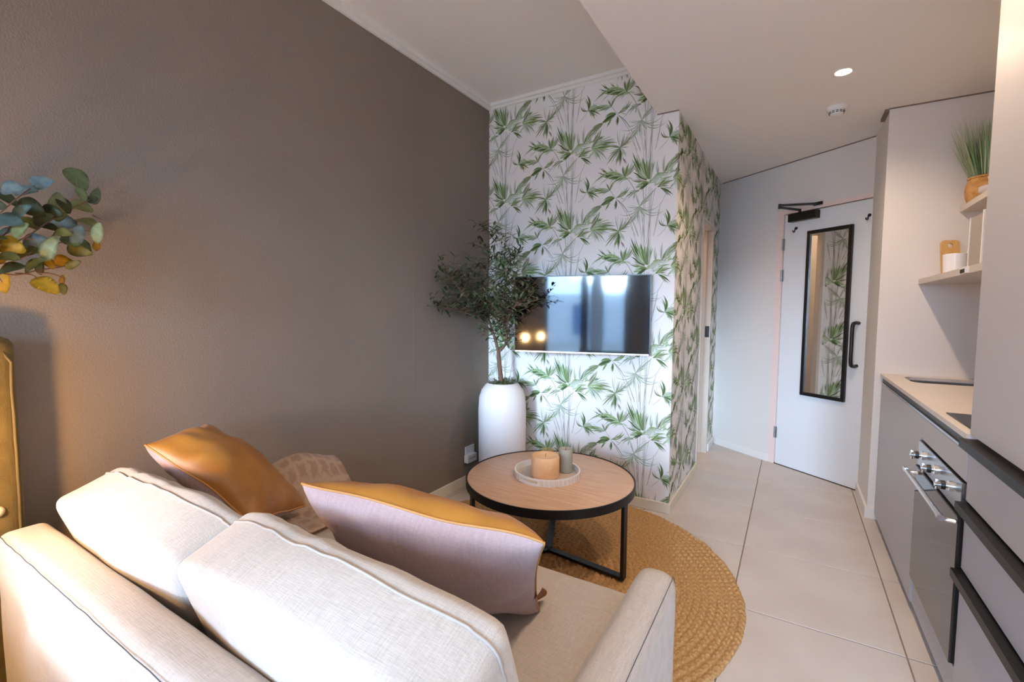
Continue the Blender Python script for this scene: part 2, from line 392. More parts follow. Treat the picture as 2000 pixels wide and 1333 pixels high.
# ------------------------------------------------------------------ wallpaper print (flat ink on the paper)
MOTIF = [(-0.037,-0.03,-0.037,-0.335,0.0034,0.01,'s'), (-0.018,-0.025,-0.022,-0.376,0.0034,-0.02,'s'), (-0.003,-0.031,0.001,-0.414,0.0034,0.01,'s'), (0.007,-0.028,-0.012,-0.391,0.0034,0.02,'s'), (0.017,-0.043,0.013,-0.442,0.0034,-0.01,'s'), (0.036,-0.046,0.002,-0.37,0.0034,-0.02,'s'), (-0.042,-0.038,-0.035,-0.145,0.0034,0.02,'s'), (-0.086,-0.058,-0.06,-0.141,0.0034,0,'s'), (0.071,-0.138,0.031,-0.342,0.0034,0.02,'s'), (0.103,-0.087,0.075,-0.143,0.0034,0,'s'), (-0.055,-0.151,-0.021,-0.457,0.0034,0.03,'s'), (-0.035,-0.189,-0.016,-0.479,0.0034,-0.02,'s'), (-0.104,-0.215,-0.062,-0.336,0.0034,-0.02,'s'), (-0.145,-0.174,-0.082,-0.33,0.0034,-0.03,'s'), (0.045,-0.043,-0.055,-0.142,0.0034,0,'s'), (0.041,-0.047,-0.045,-0.135,0.0034,0.01,'s'), (-0.114,-0.219,-0.02,-0.501,0.0034,-0.04,'s'), (0.062,-0.176,0.036,-0.33,0.0034,0,'s'), (-0.074,-0.166,-0.036,-0.411,0.0034,0.02,'s'), (0.013,-0.152,-0.008,-0.48,0.0034,0,'s'), (-0.212,-0.084,-0.124,-0.195,0.0098,0.06,'D2'), (-0.124,-0.195,-0.062,-0.336,0.0059,0.03,'s'), (-0.148,0.045,-0.091,-0.044,0.0059,0.03,'s'), (-0.257,-0.022,-0.212,-0.084,0.0039,0,'s'), (0.115,-0.282,0.055,-0.345,0.0029,0.05,'s'), (-0.059,-0.147,-0.091,-0.064,0.0107,0,'y'), (-0.059,-0.147,0.041,-0.047,0.0195,0.02,'y'), (-0.059,-0.147,0.075,-0.143,0.0127,-0.25,'y'), (-0.059,-0.147,0.109,-0.178,0.0107,-0.3,'y'), (-0.059,-0.147,0.095,-0.191,0.0107,-0.16,'y'), (-0.059,-0.147,-0.145,-0.138,0.0107,0.1,'y'), (-0.059,-0.147,-0.15,-0.16,0.0098,0.2,'y'), (-0.059,-0.147,-0.204,-0.178,0.0098,0.22,'y'), (-0.059,-0.147,-0.213,-0.251,0.0127,0.25,'y'), (-0.059,-0.147,-0.169,-0.279,0.0166,0.1,'y'), (-0.059,-0.147,-0.124,-0.222,0.0146,0.08,'y'), (-0.059,-0.147,-0.079,-0.187,0.0176,0.05,'y'), (-0.059,-0.147,-0.063,-0.256,0.0166,-0.08,'y'), (-0.059,-0.147,-0.035,-0.198,0.0215,-0.05,'y'), (-0.059,-0.147,-0.015,-0.214,0.0146,-0.12,'y'), (-0.059,-0.147,-0.104,-0.162,0.0127,0.1,'y'), (0.342,-0.025,0.32,0.09,0.0117,0.05,'y'), (0.342,-0.025,0.368,0.063,0.0137,-0.05,'o'), (0.342,-0.025,0.429,0.068,0.0195,-0.08,'o'), (0.342,-0.025,0.42,0.001,0.0146,0.08,'o'), (0.342,-0.025,0.4,-0.03,0.0107,0,'y'), (0.342,-0.025,0.256,-0.004,0.0176,-0.04,'o'), (0.342,-0.025,0.268,-0.054,0.0166,0.05,'g'), (0.342,-0.025,0.252,-0.122,0.0254,-0.03,'o'), (0.342,-0.025,0.314,-0.134,0.0215,0.03,'o'), (0.342,-0.025,0.343,-0.146,0.0244,0,'d'), (0.342,-0.025,0.384,-0.091,0.0166,0.04,'y'), (0.342,-0.025,0.369,-0.078,0.0146,0,'p'), (0.342,-0.025,0.362,-0.061,0.0127,0,'p'), (0.358,-0.093,0.387,-0.143,0.0127,0.05,'r'), (-0.157,0.05,-0.331,0.136,0.0312,0.1,'d'), (-0.157,0.05,-0.315,0.135,0.0244,0.14,'g'), (-0.157,0.05,-0.344,0.106,0.0293,0.06,'d'), (-0.157,0.05,-0.389,0.021,0.0215,-0.22,'g'), (-0.157,0.05,-0.362,0.04,0.0166,-0.2,'t'), (-0.157,0.05,-0.245,0.021,0.0176,-0.12,'t'), (-0.157,0.05,-0.174,0.124,0.0244,0.05,'o'), (-0.157,0.05,-0.136,0.137,0.0263,0,'g'), (-0.157,0.05,-0.091,0.139,0.0215,-0.08,'o'), (-0.157,0.05,-0.109,0.154,0.0117,-0.05,'y'), (-0.137,0.039,-0.245,0.012,0.0195,-0.15,'g'), (-0.137,0.033,-0.209,0.029,0.0146,-0.1,'t'), (-0.107,0.03,-0.143,0.049,0.0195,0,'p'), (0.145,0.004,0.235,0.069,0.0293,0.05,'d'), (0.145,0.004,0.219,0.074,0.0293,0.02,'g'), (0.145,0.004,0.304,0.038,0.0273,0.06,'y'), (0.145,0.004,0.286,0.06,0.0195,0.06,'y'), (0.145,0.004,0.322,0.01,0.0341,0.08,'o'), (0.145,0.004,0.331,-0.019,0.0263,0.05,'o'), (0.145,0.004,0.263,-0.038,0.0176,0.06,'y'), (0.145,0.004,0.253,-0.089,0.0244,0.08,'y'), (0.145,0.004,0.213,-0.091,0.0215,0.06,'y'), (0.145,0.004,0.183,-0.072,0.0195,0.02,'p'), (0.145,0.004,0.256,0.011,0.0341,0.03,'g'), (0.145,0.004,0.294,0.062,0.0127,0.05,'p'), (0.145,0.004,0.213,0.119,0.0215,-0.08,'o'), (0.145,0.004,0.278,-0.01,0.0293,0,'g'), (0.145,0.004,0.242,0.026,0.0293,0,'t'), (0.089,0.04,0.224,0.159,0.0293,0.1,'o'), (0.11,0.041,0.155,0.083,0.0195,0.05,'t'), (0.105,0.033,0.195,0.148,0.0166,0.12,'t'), (0.147,0.038,0.211,0.115,0.0176,-0.04,'o'), (0.086,0.04,0.091,0.155,0.0166,0.03,'y'), (0.124,0.038,0.151,0.05,0.0293,0,'t'), (0.219,0.155,0.301,0.18,0.0341,0.04,'d'), (0.231,0.157,0.283,0.176,0.0195,-0.04,'g'), (0.006,-0.011,0.135,0.028,0.0341,0.12,'p'), (0.011,0.006,0.133,0.032,0.0215,0.16,'y'), (0.035,-0.029,0.143,0.014,0.0341,0.08,'t'), (0.05,-0.04,0.152,-0.009,0.0293,0.04,'o'), (0.026,-0.023,0.087,0.01,0.0244,0.1,'w'), (0.04,-0.025,0.124,0.027,0.0107,0.1,'w'), (0.059,-0.041,0.106,0.007,0.0195,0.05,'g'), (0.125,-0.056,0.166,-0.012,0.0127,0,'t'), (0.088,-0.041,0.151,-0.06,0.0107,-0.05,'y'), (0.069,-0.047,0.147,-0.1,0.0195,0.05,'d'), (0.098,-0.073,0.129,-0.101,0.0098,0,'y'), (-0.016,0.019,-0.112,0.198,0.0322,0.04,'d'), (-0.011,0.018,-0.089,0.176,0.0293,0.05,'g'), (-0.006,0.017,-0.069,0.151,0.0361,0.04,'t'), (-0.004,0.017,-0.045,0.153,0.039,0.02,'g'), (-0.001,0.016,-0.023,0.138,0.0312,0,'g'), (0.004,0.016,0.006,0.184,0.0293,0.02,'y'), (0.001,0.016,-0.006,0.135,0.0293,0,'o'), (0.011,0.014,0.023,0.133,0.0127,0.02,'y'), (0.053,0.033,0.047,0.129,0.0146,0.05,'y'), (0.049,0.03,0.057,0.093,0.0117,0,'y'), (0.034,0.032,0.077,0.046,0.039,0,'t'), (-0.018,0.011,-0.108,0.074,0.0273,-0.02,'d'), (-0.023,0.007,-0.117,0.025,0.0195,0.06,'o'), (-0.021,0.02,-0.083,0.087,0.0195,0.04,'y'), (-0.003,-0.005,-0.086,-0.031,0.0468,-0.12,'g'), (-0.008,-0.009,-0.066,-0.043,0.039,-0.05,'d'), (-0.037,-0.013,-0.091,-0.022,0.0244,0.06,'t'), (-0.066,-0.043,-0.131,-0.049,0.0166,0.06,'g'), (-0.061,-0.048,-0.158,-0.091,0.0166,-0.12,'o'), (-0.076,-0.046,-0.141,-0.103,0.0107,-0.1,'y'), (-0.091,-0.057,-0.1,-0.1,0.0127,0,'y'), (0.011,0.014,-0.008,-0.017,0.0293,0,'t'), (-0.042,0.006,-0.082,-0.01,0.0195,0.04,'p'), (0.116,-0.283,0.104,-0.177,0.0263,-0.14,'d'), (0.116,-0.283,0.063,-0.238,0.0166,0.22,'o'), (0.116,-0.283,0.166,-0.25,0.0195,0.06,'t'), (0.116,-0.283,0.203,-0.276,0.0224,0.05,'g'), (0.116,-0.283,0.18,-0.265,0.0195,0.1,'y'), (0.116,-0.283,0.204,-0.327,0.0195,0.06,'d'), (0.116,-0.283,0.165,-0.349,0.0195,0.1,'o'), (0.116,-0.283,0.14,-0.324,0.0146,0.1,'t'), (0.116,-0.283,0.18,-0.243,0.0146,-0.05,'y'), (-0.257,-0.022,-0.284,0.027,0.0166,0,'o'), (-0.257,-0.022,-0.229,0.037,0.0166,0.05,'o'), (-0.257,-0.022,-0.367,0.008,0.0146,0.1,'y'), (-0.257,-0.022,-0.389,0.026,0.0117,0.1,'y'), (-0.257,-0.022,-0.389,-0.021,0.0293,-0.06,'g'), (-0.257,-0.022,-0.34,-0.037,0.0244,-0.06,'o'), (-0.257,-0.022,-0.329,-0.011,0.0195,0.05,'y'), (-0.226,-0.075,-0.315,-0.117,0.0439,-0.1,'d'), (-0.228,-0.072,-0.302,-0.084,0.0263,-0.16,'g'), (-0.317,-0.114,-0.398,-0.159,0.0293,-0.06,'o'), (-0.312,-0.12,-0.398,-0.182,0.0195,-0.05,'o'), (-0.259,-0.104,-0.288,-0.15,0.0166,0,'g'), (-0.215,-0.092,-0.219,-0.153,0.0195,0.05,'d'), (-0.213,-0.074,-0.122,-0.017,0.0215,-0.12,'o'), (-0.207,-0.071,-0.137,-0.005,0.0146,-0.14,'g'), (-0.197,-0.059,-0.151,-0.057,0.0127,-0.1,'y'), (-0.187,-0.078,-0.156,-0.092,0.0078,0,'y'), (-0.176,-0.107,-0.136,-0.059,0.0078,-0.1,'y')]

INK = {'g': ((122, 146, 92), (96, 120, 70)), 'd': ((92, 110, 72), (74, 90, 60)), 'o': ((134, 144, 102), (108, 118, 80)),
       'y': ((168, 174, 156), (146, 152, 134)), 'p': ((196, 204, 186), (178, 190, 168)), 's': ((170, 168, 156), (156, 152, 140)),
       't': ((164, 184, 138), (142, 164, 116)), 'w': ((214, 218, 208), (198, 204, 192)), 'r': ((160, 138, 136), (150, 126, 124)), 'D2': ((124, 124, 110), (108, 108, 96))}
BLADES = []
_r = random.Random(21)
for (b0, b1, t0, t1, w, bend, c) in MOTIF:
    if c == 's':
        BLADES.append((b0, b1, t0, t1, w, bend, c)); continue
    dx, dy = t0 - b0, t1 - b1
    for q in (-1, 1):
        if w < 0.012 and q == 1: continue
        a = q * _r.uniform(0.07, 0.17); k_ = _r.uniform(0.72, 0.96); ca, sa = math.cos(a), math.sin(a)
        BLADES.append((b0, b1, b0 + (dx * ca - dy * sa) * k_, b1 + (dx * sa + dy * ca) * k_, w * 0.36, bend + q * 0.02, {'g': 't', 'd': 'g', 'o': 'y', 't': 'p', 'y': 'p'}.get(c, c)))
    if w > 0.019:
        for q in (-1, 1):
            a = q * _r.uniform(0.18, 0.30); k_ = _r.uniform(0.5, 0.8); ca, sa = math.cos(a), math.sin(a)
            BLADES.insert(0, (b0, b1, b0 + (dx * ca - dy * sa) * k_, b1 + (dx * sa + dy * ca) * k_, w * 0.34, bend, 'y' if q > 0 else 'o'))
    BLADES.append((b0, b1, t0, t1, w * 0.52, bend, c))
def motif(bm, lay, cx, cz, put, off0):
    k = 0
    for (b0, b1, t0, t1, w, bend, c) in BLADES:
        k += 1
        b, t = Vector((cx + b0, cz + b1)), Vector((cx + t0, cz + t1))
        d = t - b; L = d.length
        if L < 1e-4: continue
        nrm = Vector((-d.y, d.x)) / L
        N = 6; off = off0 + k * 2e-6
        lo, mid, hi = [], [], []
        for i in range(N + 1):
            s = i / N
            p = b + d * s + nrm * (bend * L * 4 * s * (1 - s))
            ww = w * 0.36 if c == 's' else w * 0.40 * (max(0.0, math.sin(math.pi * min(1.0, 0.07 + 0.93 * s) ** 0.85)) ** 0.9 + 0.05)
            lo.append(bm.verts.new(put(p - nrm * ww, off))); mid.append(bm.verts.new(put(p, off))); hi.append(bm.verts.new(put(p + nrm * ww, off)))
        ca, cb = [lin(x) for x in INK[c]]
        for i in range(N):
            for col, (a, q) in ((ca, (lo, mid)), (cb, (mid, hi))):
                f = bm.faces.new((a[i], a[i + 1], q[i + 1], q[i]))
                fade = 1.0 + 0.10 * math.sin(k * 1.7 + i)
                for lp in f.loops: lp[lay] = (col[0] * fade, col[1] * fade, col[2] * fade, 1)
def trim_to(bm, lo, hi, ax):
    v = [0, 0, 0]; v[ax] = 1
    if lo is not None: bmesh.ops.bisect_plane(bm, geom=bm.verts[:] + bm.edges[:] + bm.faces[:], plane_co=[lo if k == ax else 0 for k in range(3)], plane_no=[-a for a in v], clear_outer=True)
    if hi is not None: bmesh.ops.bisect_plane(bm, geom=bm.verts[:] + bm.edges[:] + bm.faces[:], plane_co=[hi if k == ax else 0 for k in range(3)], plane_no=v, clear_outer=True)
def ink(name, parent, put, u0, u1, z0, z1, ax, a0, a1):
    bm = B(); lay = bm.loops.layers.float_color.new('tint')
    c0 = int(math.floor((u0 - 0.145) / 0.535)) - 1; c1 = int(math.ceil((u1 - 0.145) / 0.535)) + 1
    n = 0
    for ci in range(c0, c1 + 1):
        for r in range(-2, 7):
            cz = 2.639 - 0.2675 * (ci % 2) - 0.535 * r; cx = 0.145 + 0.535 * ci
            if cz < z0 - 0.5 or cz > z1 + 0.6: continue
            motif(bm, lay, cx, cz, put, 0.0004 + 0.0007 * ((n % 3)) / 3); n += 1
    trim_to(bm, a0, a1, ax); trim_to(bm, z0, z1, 2)
    me_o = obj(name, bm, 'paper_ink', parent); me_o['kind'] = 'stuff'
    return me_o
ink('papyrus_print', wall_back, lambda p, o: (p.x, D - o, p.y), 0.0, W, BH, 2.79, 0, 0.0, W)
def put_h(p, o): return (W + o, D + (p.x - W), p.y)
ink('papyrus_print', wall_hall, put_h, W, W + (DY0 - D), BH, HL, 1, D, DY0 - 0.02)
ink('papyrus_print', wall_hall, put_h, W + (DY1 - D), W + (D2 - D), BH, HL, 1, DY1 + 0.02, D2 - 0.02)
ink('papyrus_print', wall_hall, put_h, W + (DY0 - D), W + (DY1 - D), DZ + 0.02, HL, 1, DY0 - 0.02, DY1 + 0.02)

# ------------------------------------------------------------------ doors
dr = thing('door_1', 'white entrance door with black pull handle and closer', 'door', P0, TA, kind='structure')
DX0, DX1 = 0.652, 1.312
obj('door_leaf', bx(DX0, DX1, 0.002, 0.045, 0.006, 2.085, bev=0.002, seg=1), 'door_white', dr)
fr = B(); box(fr, 0.585, 0.645, -0.004, 0.085, 0, 2.125); box(fr, 0.645, 1.315, -0.004, 0.085, 2.092, 2.125)
tag(obj('door_frame', fr, 'door_frame_peach_lit', dr), 'pale door frame coloured pink for reflected peach light')
obj('threshold', bx(0.645, 1.315, 0.0, 0.085, 0.0, 0.006), 'dark_slot', dr)
for z in (1.80, 1.545, 0.225):
    hg = B(); cyl(hg, (0.648, -0.010, z), (0.648, -0.010, z + 0.095), 0.0055, n=12)
    box(hg, 0.638, 0.646, -0.006, -0.003, z, z + 0.095); box(hg, 0.653, 0.661, -0.004, 0.004, z, z + 0.095)
    obj('hinge', hg, 'hinge_steel', dr)
cl = tag(obj('door_closer', bx(0.715, 0.945, -0.052, 0.002, 2.015, 2.078, bev=0.004), 'black_satin', dr), 'black door closer body')
ar = B()
cyl(ar, (0.80, -0.03, 2.078), (0.80, -0.03, 2.108), 0.010, n=12)
def bar(bm, a, b, w=0.016, h=0.016):
    a, b = Vector(a), Vector(b); d = b - a; q = d.to_track_quat('X', 'Z').to_matrix().to_4x4(); q.translation = (a + b) / 2
    bmesh.ops.create_cube(bm, size=1.0, matrix=q @ Matrix.Diagonal((d.length, w, h, 1)))
bar(ar, (0.80, -0.03, 2.100), (0.705, -0.13, 2.128)); bar(ar, (0.700, -0.135, 2.146), (0.93, -0.012, 2.124)); cyl(ar, (0.702, -0.132, 2.118), (0.702, -0.132, 2.156), 0.011, n=12); box(ar, 0.90, 0.965, -0.022, -0.004, 2.112, 2.136)
obj('closer_arm', ar, 'black_satin', cl)
for s, z in ((0.755, 1.95), (1.295, 1.955)):
    hk = B(); tube(hk, pathed([(s, 0.0, z + 0.016), (s, -0.012, z + 0.016), (s, -0.016, z), (s, -0.020, z - 0.014), (s, -0.034, z - 0.016), (s, -0.040, z - 0.004)], 4), 0.0042, 8)
    cyl(hk, (s, 0.004, z + 0.016), (s, -0.004, z + 0.016), 0.011, n=14)
    tag(obj('coat_hook', hk, 'black_metal', dr, smooth='auto'), 'small dark coat hook')
hd = B(); s = 1.262
tube(hd, pathed([(s, 0.006, 1.214), (s, -0.040, 1.216), (s, -0.066, 1.19), (s, -0.068, 1.06), (s, -0.066, 0.93), (s, -0.040, 0.904), (s, 0.006, 0.906)], 6), 0.0125, 14)
tag(obj('pull_handle', hd, 'black_satin', dr, smooth='auto'), 'black bow pull handle')

d2 = thing('door_2', 'bathroom doorway with pale timber lining in the papered side wall', 'doorway', (W, (DY0 + DY1) / 2, 0), kind='structure')
hw = (DY1 - DY0) / 2
ln = B(); box(ln, -0.112, 0.004, hw - 0.022, hw, 0, DZ); box(ln, -0.112, 0.004, -hw, -hw + 0.022, 0, DZ); box(ln, -0.112, 0.004, -hw + 0.022, hw - 0.022, DZ - 0.022, DZ)
obj('door_lining', ln, 'lining_timber', d2)
obj('door_stop', bx(-0.085, -0.045, hw - 0.034, hw - 0.022, 0, DZ - 0.022), 'lining_timber', d2)
st = bx(-0.040, -0.006, hw - 0.0255, hw - 0.0215, 1.06, 1.16); box(st, -0.034, -0.014, hw - 0.030, hw - 0.0255, 1.08, 1.14)
tag(obj('strike_plate', st, 'black_satin', d2), 'black strike plate')

# ------------------------------------------------------------------ mirror on the door
mr = thing('hall_mirror', 'tall narrow mirror in a black frame on the entrance door', 'mirror', P0 + Vector((0.5900, 0.8074, 0)) * -0.001, TA)
X0, X1, Z0, Z1, FW = 0.862, 1.200, 0.630, 1.925, 0.026
for nm, a in (('frame_side', (X0, X0 + FW, Z0, Z1)), ('frame_side', (X1 - FW, X1, Z0, Z1)), ('frame_rail', (X0 + FW, X1 - FW, Z0, Z0 + FW)), ('frame_rail', (X0 + FW, X1 - FW, Z1 - FW, Z1))):
    obj(nm, bx(a[0], a[1], -0.022, 0.0, a[2], a[3], bev=0.002, seg=1), 'black_satin', mr)
obj('mirror_glass', bx(X0 + FW - 0.003, X1 - FW + 0.003, -0.010, -0.002, Z0 + FW - 0.003, Z1 - FW + 0.003), 'mirror', mr)

# ------------------------------------------------------------------ outside, seen only in reflections
tag(obj('ground_outside', bx(-14, 18, -16, YB - 0.1, -0.2, -0.06), 'paving_outside'), 'pale paving outside the window', kind='structure')
nb = thing('neighbour_building', 'pale rendered house across the street with bluish windows', 'building', (1.5, -13.5, -0.06))
obj('wall', bx(-11, 13, -1.2, 0, 0, 2.05), 'stucco_outside', nb)
for k in range(8):
    for (z, h) in ((0.25, 1.5),):
        wx = -9.0 + 2.3 * k
        f = obj('window', bx(wx, wx + 1.5, -0.02, 0.05, z, z + h), 'trim_white', nb)
        obj('pane', bx(wx + 0.08, wx + 0.71, 0.04, 0.07, z + 0.08, z + h - 0.08), 'window_outside', f)
        obj('pane', bx(wx + 0.79, wx + 1.42, 0.04, 0.07, z + 0.08, z + h - 0.08), 'window_outside', f)

# ------------------------------------------------------------------ rug
def make_rug():
    cx, cy, R, pitch = 0.992, 2.062, 0.915, 0.0304
    rows = int(R / pitch); SR, SA = 6, 840
    bm = B(); rings = []
    for i in range(rows * SR + 1):
        rr = i / SR; k = min(rows - 1, int(rr)); f = rr - int(rr)
        nb_ = max(6, int(2 * math.pi * (k + 0.5) * pitch / 0.034)); ring = []
        for a in range(SA):
            th = 2 * math.pi * a / SA
            edge = (0.006 * noise.noise((math.cos(th) * 9, math.sin(th) * 9, 3)) + 0.004 * noise.noise((math.cos(th) * 40, math.sin(th) * 40, 1))) * (rr / rows) ** 6
            r = rr * pitch + edge + 0.0035 * math.sin(th * 3 + k) * (rr / rows)
            br = math.sin(nb_ * th + (k % 2) * math.pi + (2.2 if f > 0.5 else 0))
            z = 0.003 + 0.0125 * abs(math.sin(math.pi * f)) ** 0.6 * (0.66 + 0.34 * br) if i < rows * SR else 0.001
            z += 0.0025 * noise.noise((r * math.cos(th) * 60, r * math.sin(th) * 60, k))
            ring.append(bm.verts.new((cx + r * math.cos(th), cy + r * math.sin(th), max(0.001, z))) if i else None)
        if i == 0:
            v = bm.verts.new((cx, cy, 0.006)); ring = [v] * SA
        rings.append(ring)
    for i in range(len(rings) - 1):
        a, b = rings[i], rings[i + 1]
        for j in range(SA):
            q = (j + 1) % SA
            if i == 0: bm.faces.new((a[0], b[j], b[q]))
            else: bm.faces.new((a[j], b[j], b[q], a[q]))
    return bm
rug = obj('jute_rug', make_rug(), 'jute', smooth=True)
tag(rug, 'round braided golden jute rug under the coffee table', 'rug')

# ------------------------------------------------------------------ sofa
sofa = thing('sofa', 'cream linen two-seat sofa seen from behind', 'sofa', (0, 0, 0))
SX0, SX1 = 0.150, 1.768
obj('base', rbox(SX0 + 0.01, SX1 - 0.01, 0.345, 1.345, 0.10, 0.30, 0.02), 'sofa_linen', sofa, True)
bk = obj('back_frame', rbox(SX0, SX1, 0.325, 0.440, 0.10, 0.672, 0.035, bulge=(0, 0.004, 0.006), n=18, wob=0.004), 'sofa_linen', sofa, True)
th = B(); tube(th, [(SX0 + 0.03 + (SX1 - SX0 - 0.06) * i / 80, 0.3305 + 0.0018 * noise.noise((i * 0.35, 0, 0)), 0.6655 + 0.0022 * noise.noise((i * 0.3, 5, 0))) for i in range(81)], 0.0010, 6)
tag(obj('seam_thread', th, 'sofa_thread', bk), 'dark seam along the back edge')
for x0, x1 in ((SX0, SX0 + 0.112), (SX1 - 0.112, SX1)):
    a = obj('arm', rbox(x0, x1, 0.42, 1.355, 0.10, 0.548, 0.044, bulge=(0.004, 0.006, 0.006), n=16, wob=0.004), 'sofa_linen', sofa, True)
    th = B(); xs_ = x1 - 0.010 if x1 > 1 else x0 + 0.010
    tube(th, [(xs_, 0.47 + 0.86 * i / 50, 0.536 + 0.001 * noise.noise((i * 0.4, 0, 2))) for i in range(51)] + [(xs_, 1.347, 0.52), (xs_, 1.350, 0.40), (xs_, 1.350, 0.15)], 0.0008, 6)
    obj('seam_thread', th, 'sofa_thread', a)
obj('seat_cushion', rbox(SX0 + 0.114, SX1 - 0.114, 0.50, 1.375, 0.285, 0.428, 0.035, bulge=(0, 0.01, 0.016), n=18, wob=0.004), 'sofa_linen', sofa, True)
for x in (0.24, 1.68):
    for y in (0.42, 1.27):
        obj('leg', cyl(B(), (x, y, 0.016 if y > 1 else 0.0), (x, y, 0.105), 0.018, 0.026, 16), 'sofa_leg', sofa)
def place(bm, origin, ux, uy, uz):
    m = Matrix((ux, uy, uz)).transposed().to_4x4(); m.translation = origin
    bmesh.ops.transform(bm, matrix=m, verts=bm.verts[:])
    return bm
def cushion_back(xc, w, tilt, yaw, py, pz, seed):
    """loose back cushion: local x width, y thickness, z height; py, pz = top front edge"""
    H, T = 0.46, 0.178
    ca, sa = math.cos(tilt), math.sin(tilt)
    uz = Vector((0, -sa, ca)); uy = Vector((0, ca, sa)); ux = Vector((1, 0, 0))
    R = Matrix.Rotation(yaw, 3, 'Z'); ux, uy, uz = R @ ux, R @ uy, R @ uz
    top = Vector((xc, py, pz)); org = top - uz * (H / 2) - uy * (T / 2)
    bm = rbox(-w / 2, w / 2, -T / 2, T / 2, -H / 2, H / 2, 0.028, bulge=(0.010, 0.034, 0.012), n=22)
    for v in bm.verts:
        p = v.co
        q = noise.noise((p.x * 7 + seed, p.z * 5, p.y * 5)) * 0.007
        fold = 0.006 * math.sin(p.x * 60 + 8 * p.z + seed) * math.exp(-((p.x + w * 0.18) / 0.16) ** 2) * math.exp(-((p.z - H / 2) / 0.10) ** 2)
        p.z += q + fold - 0.018 * (abs(p.x) / (w / 2)) ** 3 * (1 if p.z > 0 else 0); p.y += q
    bvh = BVHTree.FromBMesh(bm)
    place(bm, org, ux, uy, uz)
    c = obj('back_cushion', bm, 'sofa_linen', sofa, True)
    pp = []
    h2, w2 = H / 2 - 0.008, w / 2 - 0.048
    def wp(v): return org + ux * v.x + uy * v.y + uz * v.z
    ys_ = T / 2 - 0.046
    def corner(sx):
        out = []
        for i in range(1, 9):
            a = math.radians(90 - i * 10); dv = Vector((sx * math.cos(a), 0, math.sin(a))); o_ = Vector((sx * (w / 2 - 0.045), ys_, H / 2 - 0.065))
            h = bvh.ray_cast(o_ + dv * 0.5, -dv)[0]
            if h: out.append(wp(h + dv * 0.0008))
        return out
    for i in range(14, 0, -1):
        h = bvh.ray_cast(Vector((-1, ys_, h2 - 0.062 - (i - 1) * 0.024)), Vector((1, 0, 0)))[0]
        if h: pp.append(wp(h + Vector((0.0008, 0, 0))))
    pp += corner(-1)[::-1]
    for i in range(61):
        h = bvh.ray_cast(Vector(((i / 30 - 1) * w2, ys_ + 0.003 * math.sin(i * 0.23), 1)), Vector((0, 0, -1)))[0]
        if h: pp.append(wp(h + Vector((0, 0, 0.0008))))
    pp += corner(1)
    for i in range(1, 15):
        h = bvh.ray_cast(Vector((1, ys_, h2 - 0.062 - (i - 1) * 0.024)), Vector((-1, 0, 0)))[0]
        if h: pp.append(wp(h - Vector((0.0008, 0, 0))))
    obj('piping', tube(B(), pp, 0.0026, 8), 'sofa_piping', c, True)
    return c
cushion_back(0.582, 0.700, math.radians(19), math.radians(1.0), 0.592, 0.818, 1.0)
cushion_back(1.303, 0.735, math.radians(19), math.radians(-1.5), 0.585, 0.838, 4.0)

# ------------------------------------------------------------------ throw cushions
def pillow(name, label, A, Bc, Cc, Dc, t, face_mat, back_mat, pipe_mat, seed, face_label, back_label, droop=0.0):
    """A,B,C,D = corners in order; face side = (B-A)x(D-A) direction"""
    A, Bc, Cc, Dc = map(Vector, (A, Bc, Cc, Dc))
    nrm = ((Bc - A).cross(Dc - A) + (Dc - Cc).cross(Bc - Cc)).normalized()
    cen = (A + Bc + Cc + Dc) / 4
    root = thing(name, label, 'cushion', cen, group='velvet and linen throw cushions on the sofa')
    N = 30
    def base(u, v):
        # pulled-in edges, pointed corners
        k = 0.055
        uu = u * (1 - k * (1 - v * v) ** 1.0); vv = v * (1 - k * (1 - u * u) ** 1.0)
        a, b = (uu + 1) / 2, (vv + 1) / 2
        p = A * (1 - a) * (1 - b) + Bc * a * (1 - b) + Cc * a * b + Dc * (1 - a) * b
        wv = noise.noise((u * 1.7 + seed, v * 1.7, seed)) * 0.010 + 0.004 * math.sin(4.2 * u + seed) * v * v + 0.005 * math.sin(5.1 * v + seed * 2) * u * u
        return p - cen + nrm * wv
    for side, m, nm, lb in ((1, face_mat, 'front_panel', face_label), (-1, back_mat, 'back_panel', back_label)):
        bm = B(); g = []
        for i in range(N + 1):
            row = []
            for j in range(N + 1):
                u = math.sin((i / N * 2 - 1) * math.pi / 2); v = math.sin((j / N * 2 - 1) * math.pi / 2)
                e = max(0.0, (1 - u * u) * (1 - v * v)); hgt = t / 2 * e ** 0.42
                rad = math.hypot(u, v); an = math.atan2(v, u)
                wr = 0.0055 * math.sin(an * 11 + seed * 3 + 3 * noise.noise((u * 2, v * 2, seed))) * (rad ** 2) * min(1, e * 6) * math.exp(-((rad - 0.95) / 0.4) ** 2)
                wr += 0.006 * noise.noise((u * 3 + seed, v * 3, side)) * min(1, e * 3)
                row.append(bm.verts.new(base(u, v) + nrm * side * (hgt + wr)))
            g.append(row)
        for i in range(N):
            for j in range(N):
                f = (g[i][j], g[i + 1][j], g[i + 1][j + 1], g[i][j + 1])
                bm.faces.new(f if side > 0 else f[::-1])
        tag(obj(nm, bm, m, root, True), lb)
    ring = []
    for i in range(40): ring.append(base(-1 + i / 20, -1))
    for i in range(40): ring.append(base(1, -1 + i / 20))
    for i in range(40): ring.append(base(1 - i / 20, 1))
    for i in range(40): ring.append(base(-1, 1 - i / 20))
    obj('piping', tube(B(), ring, 0.0032, 8, closed=True), pipe_mat, root, True)
    return root
